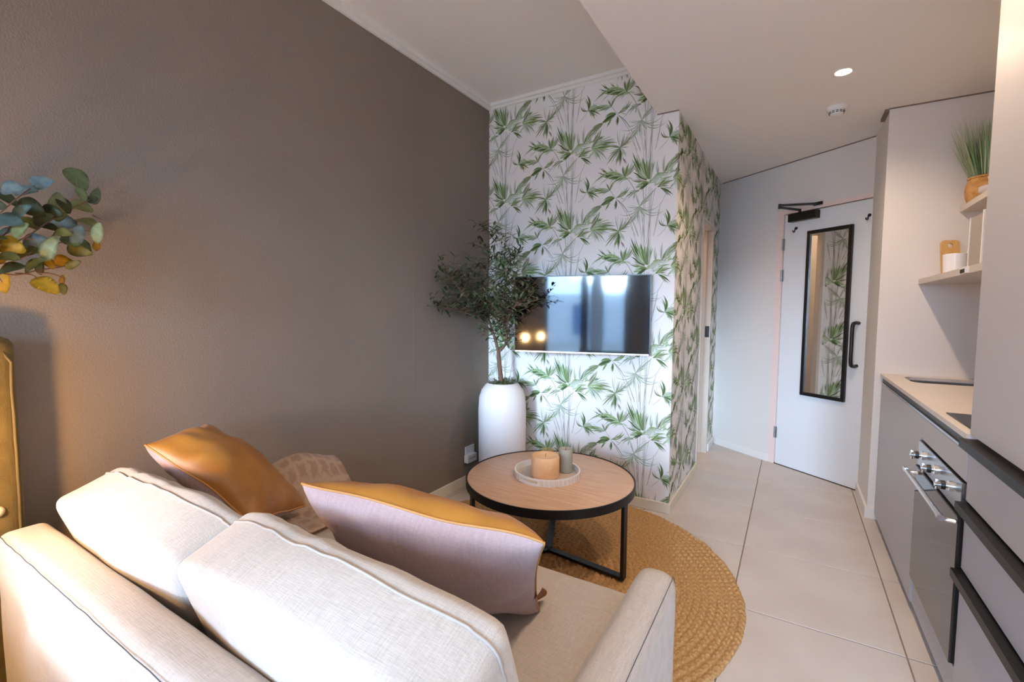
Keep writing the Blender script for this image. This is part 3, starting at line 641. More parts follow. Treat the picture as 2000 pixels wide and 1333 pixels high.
pillow('throw_cushion', 'ochre velvet throw cushion lying face up beside the taupe wall', (0.27, 0.645, 0.858), (0.60, 0.795, 0.615), (0.41, 1.10, 0.515), (0.10, 0.90, 0.845), 0.19,
       'velvet', 'lilac_linen', 'velvet_piping', 1.3, 'ochre velvet front', 'lilac linen back')
pillow('throw_cushion', 'lilac-backed throw cushion leaning behind the right seat with ochre velvet front', (1.59, 0.85, 0.800), (1.435, 1.13, 0.440), (0.86, 1.00, 0.47), (1.00, 0.70, 0.868), 0.22,
       'velvet', 'lilac_linen', 'velvet_piping', 2.6, 'ochre velvet front', 'lilac linen back')

rc = [o for o in C.objects if o.name.startswith('throw_cushion')][-1]
fl = B(); q4 = [Vector(v) - rc.location for v in ((1.492, 1.035, 0.575), (1.425, 1.185, 0.447), (1.405, 1.125, 0.442), (1.448, 1.03, 0.50))]
g4 = []
for i in range(9):
    row = []
    for j in range(7):
        u, v = i / 8, j / 6
        pnt = q4[0] * (1 - u) * (1 - v) + q4[1] * u * (1 - v) + q4[2] * u * v + q4[3] * (1 - u) * v
        row.append(fl.verts.new(pnt + Vector((0.012, 0, 0.010)) * math.sin(v * 6 + u * 3) * (0.3 + 0.7 * u)))
    g4.append(row)
for i in range(8):
    for j in range(6): fl.faces.new((g4[i][j], g4[i + 1][j], g4[i + 1][j + 1], g4[i][j + 1]))
bmesh.ops.solidify(fl, geom=fl.faces[:], thickness=0.005)
tag(obj('corner_flap', fl, 'velvet', rc, True), 'crumpled ochre velvet corner')

# ------------------------------------------------------------------ throw blanket over the far arm
m = mat('blanket_fur', (196, 150, 122), 0.95, sheen=0.6, bump=1.0, bscale=240); nt = m.node_tree; b = nt.nodes['Principled BSDF']
tc = nt.nodes.new('ShaderNodeTexCoord'); nz = nt.nodes.new('ShaderNodeTexNoise'); nz.inputs['Scale'].default_value = 30; nt.links.new(tc.outputs['Object'], nz.inputs['Vector'])
add = nt.nodes.new('ShaderNodeMixRGB'); add.inputs[0].default_value = 0.04; nt.links.new(tc.outputs['Object'], add.inputs[1]); nt.links.new(nz.outputs['Color'], add.inputs[2])
ws = []
for ax in ('X', 'Y'):
    w_ = nt.nodes.new('ShaderNodeTexWave'); w_.bands_direction = ax; w_.inputs['Scale'].default_value = 6.5; w_.inputs['Distortion'].default_value = 0.8; w_.inputs['Detail'].default_value = 2
    nt.links.new(add.outputs[0], w_.inputs['Vector']); ws.append(w_)
mxx = nt.nodes.new('ShaderNodeMath'); mxx.operation = 'MAXIMUM'; nt.links.new(ws[0].outputs['Fac'], mxx.inputs[0]); nt.links.new(ws[1].outputs['Fac'], mxx.inputs[1])
rp = nt.nodes.new('ShaderNodeValToRGB'); rp.color_ramp.elements[0].position = 0.55; rp.color_ramp.elements[1].position = 1.0
rp.color_ramp.elements[0].color = lin((212, 176, 150)); rp.color_ramp.elements[1].color = lin((234, 208, 182)); nt.links.new(mxx.outputs[0], rp.inputs[0]); nt.links.new(rp.outputs[0], b.inputs['Base Color'])
prof = pathed([(0.105, 0.30), (0.110, 0.46), (0.125, 0.575), (0.185, 0.640), (0.255, 0.630), (0.305, 0.560), (0.345, 0.500), (0.42, 0.470), (0.52, 0.462)], 6)
bm = B(); g = []; NY = 44
for i in range(NY + 1):
    s = i / NY; y = 0.68 + 0.72 * s; row = []
    hump = 0.85 + 0.22 * math.exp(-((y - 1.20) / 0.16) ** 2) + 0.05 * math.sin(y * 17)
    for k, p in enumerate(prof):
        q = k / (len(prof) - 1)
        z = p.y + (p.y - 0.545) * (hump - 1) * 1.2 if p.y > 0.545 else p.y
        n1 = noise.noise((p.x * 9, y * 7, 2)) * 0.016
        edge = min(1, min(s, 1 - s) * 9)
        row.append(bm.verts.new((max(0.06, p.x + n1 * 0.6), y - (0.10 * q if q > 0.7 else 0.0) * (1 - s), z + n1 - (1 - edge) * 0.02)))
    g.append(row)
for i in range(NY):
    for k in range(len(prof) - 1): bm.faces.new((g[i][k], g[i + 1][k], g[i + 1][k + 1], g[i][k + 1]))
r_ = bmesh.ops.solidify(bm, geom=bm.faces[:], thickness=0.022)
bl = obj('throw_blanket', bm, 'blanket_fur', None, True); tag(bl, 'fluffy beige and cream checked throw draped over the sofa arm', 'blanket')

# ------------------------------------------------------------------ coffee table
TC = Vector((0.958, 2.150, 0)); TR = 0.438; TZ = 0.425
ct = thing('coffee_table', 'round oak coffee table with black metal rim and legs', 'table', TC)
top = B(); lathe(top, [(0, TZ - 0.018), (TR - 0.007, TZ - 0.018), (TR - 0.007, TZ - 0.002), (TR - 0.010, TZ), (0, TZ)], 96)
obj('tabletop', top, 'oak', ct, 'auto')
rim = B(); lathe(rim, [(TR - 0.006, TZ - 0.038), (TR, TZ - 0.038), (TR, TZ + 0.003), (TR - 0.006, TZ + 0.003), (TR - 0.006, TZ - 0.038)], 96)
obj('rim', rim, 'black_metal', ct, 'auto')
RZ = 0.0195
for k, a in enumerate((math.radians(-7), math.radians(113), math.radians(233))):
    ca, sa = math.cos(a), math.sin(a)
    m4 = Matrix.Rotation(a, 4, 'Z')
    lg = bx(TR - 0.024, TR - 0.008, -0.018, 0.018, RZ, TZ - 0.03); bmesh.ops.transform(lg, matrix=m4, verts=lg.verts[:])
    obj('leg', lg, 'black_metal', ct)
    ft = bx(0.0, TR - 0.024, -0.018, 0.018, RZ, RZ + 0.014); bmesh.ops.transform(ft, matrix=m4, verts=ft.verts[:])
    obj('foot_bar', ft, 'black_metal', ct)
# tray and candles
TP = Vector((0.945, 2.148, TZ + 0.0008)); R_ = 0.172
tr = thing('serving_tray', 'round shell-inlaid serving tray on the coffee table', 'tray', TP)
obj('tray_base', lathe(B(), [(0, 0), (R_ - 0.004, 0), (R_ - 0.004, 0.006), (0, 0.006)], 72), 'tray_base', tr)
bm = B(); NS = 72
for i in range(NS):
    a0, a1 = 2 * math.pi * i / NS, 2 * math.pi * (i + 1) / NS
    am = math.degrees((a0 + a1) / 2) % 360
    slot = abs((am - 262 + 180) % 360 - 180) < 16 or abs((am - 82 + 180) % 360 - 180) < 16
    for (z0, z1) in (((0.0, 0.012), (0.026, 0.036)) if slot else ((0.0, 0.036),)):
        vs = [bm.verts.new((r * math.cos(a), r * math.sin(a), z)) for z in (z0, z1) for r in (R_ - 0.007, R_) for a in (a0, a1)]
        for f in ((0, 1, 3, 2), (4, 6, 7, 5), (0, 4, 5, 1), (2, 3, 7, 6), (0, 2, 6, 4), (1, 5, 7, 3)): bm.faces.new([vs[q] for q in f])
obj('tray_wall', bm, 'tray_shell', tr)
im = None
for i in range(44):
    a = 2 * math.pi * i / 44 + 0.02; am = math.degrees(a) % 360
    if abs((am - 262 + 180) % 360 - 180) < 20 or abs((am - 82 + 180) % 360 - 180) < 20: continue
    if im is None:
        o = obj('inlay_strip', bx(-0.0012, 0.0012, -0.0085, 0.0085, 0.004, 0.032), 'tray_inlay', tr); im = o.data
    else: o = share('inlay_strip', im, tr)
    o.location = (R_ * math.cos(a), R_ * math.sin(a), 0); o.rotation_euler = (0, 0, a)
def candle(name, label, x, y, r, h, m, wick=True, rough=0.0):
    root = thing(name, label, 'candle', (x, y, TZ + 0.0075))
    obj('wax', lathe(B(), [(0, 0), (r - 0.003, 0), (r, 0.003), (r + rough, h * 0.5), (r, h - 0.006), (r - 0.004, h), (r - 0.010, h - 0.002), (r * 0.6, h - 0.009), (0, h - 0.010)], 48), m, root, 'auto')
    if wick: obj('wick', tube(B(), [(0, 0, h - 0.012), (0.001, 0, h + 0.002), (0.004, 0.001, h + 0.009)], 0.0012, 6), 'wick', root)
candle('pillar_candle', 'wide peach pillar candle on the tray', 0.948, 2.118, 0.073, 0.110, 'candle_peach')
candle('pillar_candle', 'slim grey-green pillar candle on the tray', 1.010, 2.235, 0.037, 0.125, 'candle_grey')
candle('votive_candle', 'low olive candle behind the peach candle on the tray', 0.895, 2.245, 0.036, 0.100, 'candle_olive')

# ------------------------------------------------------------------ planter with olive tree
PC = Vector((0.292, 2.735, 0.0185)); PR = 0.168
pot = thing('planter', 'tall white planter in the corner beside the television', 'planter', PC)
PH = 0.767
obj('pot', lathe(B(), [(0, 0), (PR - 0.014, 0), (PR - 0.008, 0.02), (PR - 0.002, PH * 0.35), (PR, PH * 0.75), (PR - 0.006, PH - 0.10), (PR - 0.022, PH - 0.05), (PR - 0.048, PH - 0.014), (PR - 0.066, PH), (PR - 0.075, PH - 0.004), (PR - 0.075, PH - 0.05), (0, PH - 0.05)], 64), 'pot_white', pot, 'auto')
tree = thing('olive_tree', 'small dark green olive tree growing from the white planter', 'tree', PC + Vector((0, 0, PH + 0.0015)))
T0 = PC + Vector((0, 0, PH + 0.0015))
rnd = random.Random(11)
def tv_y(x): return 2.72 + 0.243 * (x - 0.397) - 0.015 if x > 0.36 else 9.0
def limit(p): return Vector((max(0.03, p.x), min(D - 0.05, p.y, tv_y(p.x) - 0.02), p.z))
mains = []
fork = Vector((0.262, 2.73, 1.0))
stems = [[(0.285, 2.735, T0.z), (0.268, 2.735, 0.90), fork], [fork, (0.225, 2.725, 1.12), (0.185, 2.71, 1.25), (0.17, 2.69, 1.42), (0.20, 2.70, 1.62), (0.19, 2.71, 1.84)],
         [fork, (0.325, 2.72, 1.06), (0.345, 2.70, 1.17), (0.34, 2.68, 1.35), (0.36, 2.68, 1.52), (0.40, 2.66, 1.66)],
         [(0.185, 2.71, 1.25), (0.13, 2.62, 1.33), (0.10, 2.52, 1.42), (0.08, 2.42, 1.50)], [(0.185, 2.71, 1.25), (0.13, 2.60, 1.26), (0.09, 2.48, 1.29), (0.06, 2.38, 1.30)],
         [(0.345, 2.70, 1.17), (0.42, 2.62, 1.26), (0.48, 2.56, 1.30), (0.53, 2.53, 1.34)], [(0.345, 2.70, 1.17), (0.42, 2.64, 1.36), (0.47, 2.60, 1.48)]]
bm = B()
for k, s in enumerate(stems):
    P = pathed(s, 6); mains.append(P)
    tube(bm, [p - T0 for p in P], 0.017 if k == 0 else (0.011 if k < 3 else 0.006), 8, taper=0.014 if k == 0 else 0.003)
obj('trunk', bm, 'bark', tree, True)
LEAFC = [lin(c) for c in ((78, 92, 58), (60, 74, 46), (98, 112, 72), (50, 60, 40), (118, 130, 96))]
def leaf_blade(bm, lay, base, d, L, w, col, sag=0.15, n=4, cup=0.0):
    d = d.normalized(); side = d.cross(Vector((0, 0, 1)))
    side = side.normalized() if side.length > 1e-3 else Vector((1, 0, 0))
    upv = side.cross(d)
    rows = []
    for i in range(n + 1):
        s = i / n; p = base + d * L * s - Vector((0, 0, 1)) * sag * L * s * s
        ww = w * 0.5 * max(0.06, math.sin(math.pi * min(0.98, 0.06 + 0.94 * s)) ** 0.8)
        rows.append((bm.verts.new(p - side * ww + upv * cup * ww), bm.verts.new(p), bm.verts.new(p + side * ww + upv * cup * ww)))
    for a, c in zip(rows, rows[1:]):
        for q in (0, 1):
            f = bm.faces.new((a[q], a[q + 1], c[q + 1], c[q]))
            for lp in f.loops: lp[lay] = col
bm = B(); lay = bm.loops.layers.float_color.new('tint'); tw = B(); tw_n = 0
twigs = []
for k, P in enumerate(mains[1:]):
    for i in range(6 if k < 2 else 2, len(P)):
        for rep in range(3 if rnd.random() < 0.6 else 2):
            a = rnd.uniform(0, 6.283); el = rnd.uniform(-0.15, 0.9)
            d = Vector((math.cos(a) * math.cos(el), math.sin(a) * math.cos(el), math.sin(el)))
            L = rnd.uniform(0.09, 0.20) * (0.7 if P[i].z > 1.6 else 1.0)
            pts = [P[i]]
            for q in range(1, 6):
                s = q / 5; pts.append(limit(P[i] + d * L * s + Vector((0, 0, 0.03 * s * s)) + Vector((rnd.uniform(-1, 1), rnd.uniform(-1, 1), rnd.uniform(-1, 1))) * 0.008))
            twigs.append(pts)
for pts in twigs:
    tube(tw, [p - T0 for p in pts], 0.0022, 5, taper=0.0009)
    for q in range(1, 6):
        for sgn in (-1, 1):
            if rnd.random() < 0.12: continue
            t = (pts[q] - pts[q - 1]).normalized(); side = t.cross(Vector((rnd.uniform(-.5, .5), rnd.uniform(-.5, .5), 1))).normalized() * sgn
            dirv = (t * 0.6 + side * 0.9 + Vector((0, 0, rnd.uniform(-0.2, 0.4)))).normalized()
            base = pts[q]; L = rnd.uniform(0.040, 0.072)
            e = base + dirv * L
            if e.x < 0.015 or e.y > D - 0.02 or (e.y > tv_y(e.x) and 0.95 < e.z < 1.6): continue
            leaf_blade(bm, lay, base - T0, dirv, L, L * 0.27, rnd.choice(LEAFC), 0.2, 4, 0.2)
obj('twigs', tw, 'bark', tree)['kind'] = 'stuff'
obj('foliage', bm, 'leaf_tint', tree)['kind'] = 'stuff'
bm = B(); lay = bm.loops.layers.float_color.new('tint')
for i in range(420):
    a = rnd.uniform(0, 6.283); r = (PR - 0.078) * math.sqrt(rnd.random()); b0 = Vector((r * math.cos(a), r * math.sin(a), rnd.uniform(-0.005, 0.030)))
    leaf_blade(bm, lay, b0, Vector((math.cos(a) * 0.8 + rnd.uniform(-.5, .5), math.sin(a) * 0.8 + rnd.uniform(-.5, .5), rnd.uniform(0.1, 1))), rnd.uniform(0.02, 0.045), 0.006, lin(rnd.choice(((98, 112, 70), (78, 92, 56), (120, 130, 88)))), 0.3, 3)
o = obj('moss_tuft', bm, 'leaf_tint', pot); o['kind'] = 'stuff'; o.location = (0, 0, PH - 0.012)
obj('moss_bed', lathe(B(), [(0, 0.012), (0.05, 0.008), (PR - 0.077, -0.012), (PR - 0.077, -0.036), (0, -0.036)], 32, (0, 0, PH - 0.012)), 'moss', pot, True)

# ------------------------------------------------------------------ television
TA0, TB0 = Vector((0.397, 2.720, 0)), Vector((1.2605, 2.930, 0)); tdir = (TB0 - TA0).normalized()
tv = thing('television', 'flat black television on the papered wall', 'television', (TA0 + TB0) / 2 + Vector((0, 0, 1.0115)), math.atan2(tdir.y, tdir.x))
tw_ = (TB0 - TA0).length / 2; thh = 0.509
obj('back_case', bx(-tw_ + 0.002, tw_ - 0.002, 0.004, 0.030, 0.004, thh - 0.002, bev=0.004), 'bezel', tv)
obj('housing', bx(-0.28, 0.28, 0.030, 0.055, 0.05, 0.34, bev=0.01), 'bezel', tv)
bz = B(); box(bz, -tw_, -tw_ + 0.006, -0.002, 0.028, 0, thh); box(bz, tw_ - 0.006, tw_, -0.002, 0.028, 0, thh); box(bz, -tw_ + 0.006, tw_ - 0.006, -0.002, 0.028, thh - 0.006, thh)
obj('bezel', bz, 'bezel', tv)
tag(obj('bottom_strip', bx(-tw_ + 0.006, tw_ - 0.006, -0.003, 0.026, 0, 0.009), 'steel', tv), 'silver strip along the lower edge')
obj('screen', bx(-tw_ + 0.006, tw_ - 0.006, 0.0, 0.004, 0.009, thh - 0.006), 'screen', tv)
ba = B(); cyl(ba, (0.02, 0.05, 0.2), (0.05, 0.10, 0.2), 0.016, n=12); box(ba, 0.0, 0.12, 0.085, 0.105, 0.12, 0.28)
obj('wall_bracket', ba, 'black_metal', tv)
# ------------------------------------------------------------------ wall socket by the planter
so = thing('wall_socket', 'white wall socket with a plugged-in adapter on the taupe wall', 'socket', (0, 2.72, 0.20))
obj('face_plate', bx(0, 0.009, -0.035, 0.075, 0.0, 0.09, bev=0.002, seg=1), 'white_plastic', so)
ad = obj('adapter', bx(0.009, 0.045, -0.055, 0.055, -0.022, 0.036, bev=0.004), 'white_plastic', so)
h_ = B()
for y in (-0.03, -0.012, 0.012, 0.03): cyl(h_, (0.0455, y, 0.010), (0.0462, y, 0.010), 0.004, n=10)
obj('socket_hole', h_, 'dark_slot', ad)

# ------------------------------------------------------------------ headboard and bedside lamps
bed = thing('bed', 'bed with an olive-brown upholstered headboard against the taupe wall', 'bed', (0.0, -0.45, 0))
hb = tag(obj('headboard', rbox(0.016, 0.105, -0.85, 0.858, 0.0, 1.212, 0.040, bulge=(0.006, 0, 0), n=22, wob=0.003), 'headboard_linen', bed, True), 'olive-brown linen headboard')
pp = [(0.100, 0.842 + 0.004 * noise.noise((i * .3, 0, 0)), 0.05 + i * 0.0285) for i in range(39)] + [(0.098, 0.815, 1.185), (0.098, 0.77, 1.202)] + [(0.098, 0.72 - i * 0.05, 1.204) for i in range(30)]
obj('piping', tube(B(), pp, 0.004, 8), 'headboard_piping', hb, True)
for y in (0.795, 0.40, 0.0, -0.40, -0.795):
    o = obj('button', lathe(B(), [(0, 0.012), (0.010, 0.009), (0.016, 0.002), (0.016, 0)], 16), 'button', hb, True)
    o.rotation_euler = (0, math.radians(90), 0); o.location = (0.110, y, 0.71)
obj('base', rbox(0.11, 1.96, -0.74, 0.43, 0.02, 0.30, 0.02), 'headboard_linen', bed, True)
obj('mattress', rbox(0.11, 1.97, -0.74, 0.43, 0.30, 0.50, 0.05), 'bed_linen', bed, True)
obj('duvet', rbox(0.50, 1.99, -0.76, 0.45, 0.40, 0.565, 0.06, bulge=(0, 0, 0.02), n=20, wob=0.012), 'bed_linen', bed, True)  # unseen bedding, added to bounce daylight up to the ceiling
for y in (-0.46, 0.14): obj('pillow', rbox(0.12, 0.50, y - 0.28, y + 0.28, 0.50, 0.62, 0.055, bulge=(0, 0, 0.02)), 'bed_linen', bed, True)
emis('bulb_glow', (1.0, 0.58, 0.22), LAMP_W * 20)
for k, (x, y, z, lb) in enumerate(((0.372, 0.08, 0.955, 'bare pendant bulb hanging by the near end of the headboard'), (0.56, -1.35, 0.895, 'bare pendant bulb hanging by the window end of the headboard'))):
    lp = thing('pendant_lamp', lb, 'lamp', (x, y, HH), group='bedside pendant lamps')
    zb = z - HH
    obj('ceiling_rose', lathe(B(), [(0, -0.03), (0.03, -0.026), (0.05, 0), (0, 0)], 24), 'black_metal', lp, 'auto')
    obj('cord', tube(B(), [(0, 0, -0.02), (0, 0, zb + 0.09)], 0.003, 6), 'black_satin', lp)
    obj('bulb_holder', lathe(B(), [(0, zb + 0.095), (0.012, zb + 0.092), (0.018, zb + 0.07), (0.018, zb + 0.036), (0, zb + 0.036)], 16), 'black_metal', lp, 'auto')
    obj('bulb', lathe(B(), [(0, -0.037), (0.016, -0.034), (0.030, -0.02), (0.034, 0.0), (0.018, 0.030), (0.014, 0.040), (0, 0.041)], 20, (0, 0, zb)), 'bulb_glow', lp, True)

# ------------------------------------------------------------------ eucalyptus spray on the wall above the headboard
EUCA = [(0.101, 0.56, 1.695, 0.0713, -55, 'g'), (0.141, 0.465, 1.651, 0.057, 8, 'b'), (0.118, 0.401, 1.599, 0.0523, -35, 'd'), (0.149, 0.439, 1.578, 0.0713, -32, 'd'), (0.151, 0.48, 1.57, 0.057, -10, 'd'), (0.079, 0.571, 1.615, 0.0618, -25, 'l'), (0.072, 0.52, 1.557, 0.0784, -8, 'b'), (0.179, 0.384, 1.529, 0.0665, -10, 't'), (0.104, 0.44, 1.541, 0.057, -28, 'o'), (0.1, 0.577, 1.564, 0.057, -20, 'l'), (0.199, 0.572, 1.519, 0.0523, 80, 'p'), (0.131, 0.45, 1.479, 0.076, -4, 'b'), (0.179, 0.466, 1.46, 0.0665, 62, 'p'), (0.132, 0.476, 1.425, 0.038, -52, 'y'), (0.153, 0.437, 1.414, 0.0618, 30, 'g'), (0.09, 0.517, 1.434, 0.0523, -12, 'y'), (0.153, 0.522, 1.42, 0.0428, 22, 'o'), (0.183, 0.453, 1.358, 0.0665, -32, 'y'), (0.138, 0.503, 1.375, 0.0228, 80, 'y'), (0.166, 0.496, 1.347, 0.0285, -82, 'o'), (0.157, 0.391, 1.463, 0.0665, -22, 'y'), (0.078, 0.392, 1.364, 0.0546, 82, 'y'), (0.169, 0.386, 1.399, 0.0618, 12, 'd'), (0.147, 0.538, 1.466, 0.0665, -14, 'o'), (0.109, 0.566, 1.488, 0.0523, -52, 'g'), (0.074, 0.612, 1.651, 0.0451, 72, 'g'), (0.183, 0.545, 1.632, 0.038, -60, 'g'), (0.131, 0.582, 1.628, 0.0333, 10, 'd'), (0.163, 0.517, 1.494, 0.0475, -35, 'g'), (0.184, 0.53, 1.506, 0.0523, 70, 'b'), (0.163, 0.458, 1.545, 0.0523, 20, 'd'), (0.19, 0.409, 1.553, 0.0523, 35, 't'), (0.121, 0.436, 1.625, 0.057, 6, 'b'), (0.174, 0.396, 1.617, 0.0523, 4, 'b'), (0.128, 0.505, 1.592, 0.0713, 86, 'p'), (0.192, 0.493, 1.51, 0.0428, -10, 'o'), (0.184, 0.377, 1.429, 0.057, -5, 'o'), (0.083, 0.605, 1.492, 0.0285, 86, 'y'), (0.088, 0.468, 1.409, 0.0333, 80, 'd'), (0.098, 0.485, 1.535, 0.0523, -15, 'd'), (0.196, 0.404, 1.502, 0.0475, 40, 'g'), (0.127, 0.435, 1.451, 0.057, 12, 'g'), (0.151, 0.402, 1.446, 0.0523, -8, 'o'), (0.109, 0.392, 1.499, 0.0523, 30, 't'), (0.136, 0.518, 1.601, 0.0475, -60, 'd'), (0.12, 0.366, 1.477, 0.0665, 15, 'g'), (0.116, 0.36, 1.531, 0.0618, -20, 'b'), (0.146, 0.355, 1.416, 0.0618, 10, 'y'), (0.146, 0.345, 1.44, 0.0618, 30, 'd'), (0.188, 0.357, 1.564, 0.057, -10, 'd'), (0.159, 0.331, 1.486, 0.0618, 5, 'g'), (0.191, 0.32, 1.426, 0.0618, -15, 'o')]
EUST = [[(0.13, 0.296, 1.431), (0.13, 0.379, 1.423), (0.13, 0.467, 1.463), (0.13, 0.537, 1.506)], [(0.13, 0.296, 1.427), (0.13, 0.378, 1.411), (0.13, 0.441, 1.445), (0.13, 0.474, 1.468)], [(0.13, 0.296, 1.423), (0.13, 0.392, 1.382), (0.13, 0.455, 1.4), (0.13, 0.505, 1.413), (0.13, 0.53, 1.424)], [(0.13, 0.296, 1.435), (0.13, 0.38, 1.462), (0.13, 0.43, 1.489), (0.13, 0.491, 1.551), (0.13, 0.559, 1.61), (0.13, 0.586, 1.634)], [(0.13, 0.297, 1.439), (0.13, 0.369, 1.531), (0.13, 0.423, 1.604), (0.13, 0.462, 1.647)], [(0.13, 0.454, 1.391), (0.13, 0.48, 1.392), (0.13, 0.504, 1.378), (0.13, 0.506, 1.348)], [(0.13, 0.43, 1.489), (0.13, 0.475, 1.491), (0.13, 0.499, 1.512), (0.13, 0.567, 1.531), (0.13, 0.597, 1.526)], [(0.13, 0.491, 1.551), (0.13, 0.524, 1.603), (0.13, 0.55, 1.64), (0.13, 0.552, 1.687)], [(0.13, 0.351, 1.441), (0.13, 0.397, 1.506), (0.13, 0.414, 1.551), (0.13, 0.429, 1.597)], [(0.13, 0.584, 1.581), (0.13, 0.61, 1.571), (0.13, 0.629, 1.562)], [(0.13, 0.407, 1.387), (0.13, 0.444, 1.385), (0.13, 0.466, 1.36)], [(0.13, 0.323, 1.426), (0.13, 0.366, 1.393), (0.13, 0.379, 1.36)]]

ECOL = {'g': (128, 140, 92), 'b': (128, 146, 146), 'd': (78, 84, 52), 'l': (156, 160, 104), 't': (104, 126, 118), 'o': (136, 128, 66), 'p': (160, 168, 120), 'y': (206, 158, 38)}
eu = thing('eucalyptus_spray', 'faux eucalyptus branch with green and yellow leaves on the taupe wall', 'plant', (0.13, 0.05, 1.45))
E0 = Vector((0.13, 0.05, 1.45))
bm = B()
for s in EUST:
    P = pathed([Vector(p) + Vector((0.012 * math.sin(i * 2 + len(s)), 0, 0)) for i, p in enumerate(s)], 5)
    tube(bm, [p - E0 for p in P], 0.0026, 6, taper=0.0011)
obj('stem', bm, 'bark', eu, True)
rnd = random.Random(5); EM = {}
def euc_mat(c):
    if c not in EM:
        base = ECOL[c]; EM[c] = mat('eucalyptus_' + {'g': 'green', 'b': 'blue', 'd': 'dark', 'l': 'lime', 't': 'teal', 'o': 'olive', 'p': 'pale', 'y': 'yellow'}[c], base, 0.5, col2=tuple(int(v * 0.86) for v in base), nscale=60)
    return EM[c]
for (x, y, z, L, a, c) in EUCA:
    a = math.radians(a); cd = rt * math.cos(a) + Vector((0, 0, 1)) * math.sin(a)
    nrm = Vector((0.75 + rnd.uniform(-.3, .3), -0.45 + rnd.uniform(-.5, .5), 0.3 + rnd.uniform(-.4, .4))); nrm = (nrm - cd * nrm.dot(cd)).normalized(); sd = cd.cross(nrm)
    bm = B(); rows = []
    L *= 1.22; n = 7; w = L * rnd.uniform(0.46, 0.66)
    for i in range(n + 1):
        s = i / n; q = (s - 0.5) * L
        ww = w / 2 * max(0.05, math.sin(math.pi * (0.03 + 0.94 * s ** 0.85)) ** 0.65)
        ben = -0.12 * L * (2 * s - 1) ** 2
        rows.append([bm.verts.new(cd * q + sd * ww * e + nrm * (ben + 0.10 * ww * abs(e))) for e in (-1, -0.5, 0, 0.5, 1)])
    for r0, r1 in zip(rows, rows[1:]):
        for e in range(4): bm.faces.new((r0[e], r0[e + 1], r1[e + 1], r1[e]))
    bmesh.ops.solidify(bm, geom=bm.faces[:], thickness=0.0007)
    o = obj('leaf', bm, euc_mat(c), eu, True); o.location = Vector((x, y, z)) - E0

# ------------------------------------------------------------------ kitchen run
FX = 2.500; KY0, KY1, KY2, KYW = 1.335, 1.935, 2.545, 3.600
WT = 0.917
bc = thing('base_cabinet', 'grey base cabinet under the sink beside the entrance', 'cabinet', (FX, KYW, 0))
def loc(x0, x1, y0, y1, z0, z1, o, **k): return box(B(), x0 - o.x, x1 - o.x, y0 - o.y, y1 - o.y, z0 - o.z, z1 - o.z, **k)
o0 = bc.location
bm = loc(FX + 0.02, 3.095, KY2 + 0.002, KYW, 0.06, 0.078, o0); box(bm, 0.02, 0.595, KY2 + 0.002 - KYW, KY2 + 0.020 - KYW, 0.078, WT - 0.022); box(bm, 0.02, 0.595, -0.018, 0.0, 0.078, WT - 0.022); box(bm, 0.58, 0.595, KY2 + 0.020 - KYW, -0.018, 0.078, WT - 0.022)
obj('carcass', bm, 'cabinet_edge', bc)
obj('door', loc(FX, FX + 0.019, KY2 + 0.004, KYW - 0.012, 0.040, 0.858, o0, bev=0.0015, seg=1), 'cabinet_grey', bc)
obj('handle_channel', loc(FX + 0.006, FX + 0.02, KY2 + 0.002, KYW - 0.004, 0.860, WT - 0.022, o0), 'black_satin', bc)
obj('channel_lip', loc(FX - 0.001, FX + 0.006, KY2 + 0.002, KYW - 0.004, 0.859, 0.868, o0), 'steel', bc)
obj('plinth', loc(FX + 0.05, FX + 0.066, KY2 + 0.002, KYW, 0.0, 0.06, o0), 'cabinet_grey', bc)
oc = thing('oven_cabinet', 'grey housing cabinet around the built-in oven', 'cabinet', (FX, KY2, 0)); o0 = oc.location
bm = loc(FX + 0.02, 3.095, KY1 + 0.004, KY2 - 0.0, 0.06, 0.16, o0); box(bm, 0.02, 0.595, -0.606, -0.592, 0.16, WT - 0.022); box(bm, 0.02, 0.595, -0.014, 0.0, 0.16, WT - 0.022)
obj('carcass', bm, 'cabinet_edge', oc)
obj('top_panel', loc(FX, FX + 0.019, KY1 + 0.006, KY2 - 0.003, 0.765, 0.858, o0, bev=0.0015, seg=1), 'cabinet_grey', oc)
obj('bottom_panel', loc(FX + 0.003, FX + 0.02, KY1 + 0.006, KY2 - 0.016, 0.045, 0.158, o0, bev=0.0015, seg=1), 'cabinet_grey', oc)
obj('handle_channel', loc(FX + 0.006, FX + 0.02, KY1 + 0.004, KY2 + 0.002, 0.860, WT - 0.022, o0), 'black_satin', oc)
obj('channel_lip', loc(FX - 0.001, FX + 0.006, KY1 + 0.004, KY2 + 0.002, 0.859, 0.868, o0), 'steel', oc)
obj('plinth', loc(FX + 0.05, FX + 0.066, KY1 + 0.004, KY2, 0.0, 0.06, o0), 'cabinet_grey', oc)

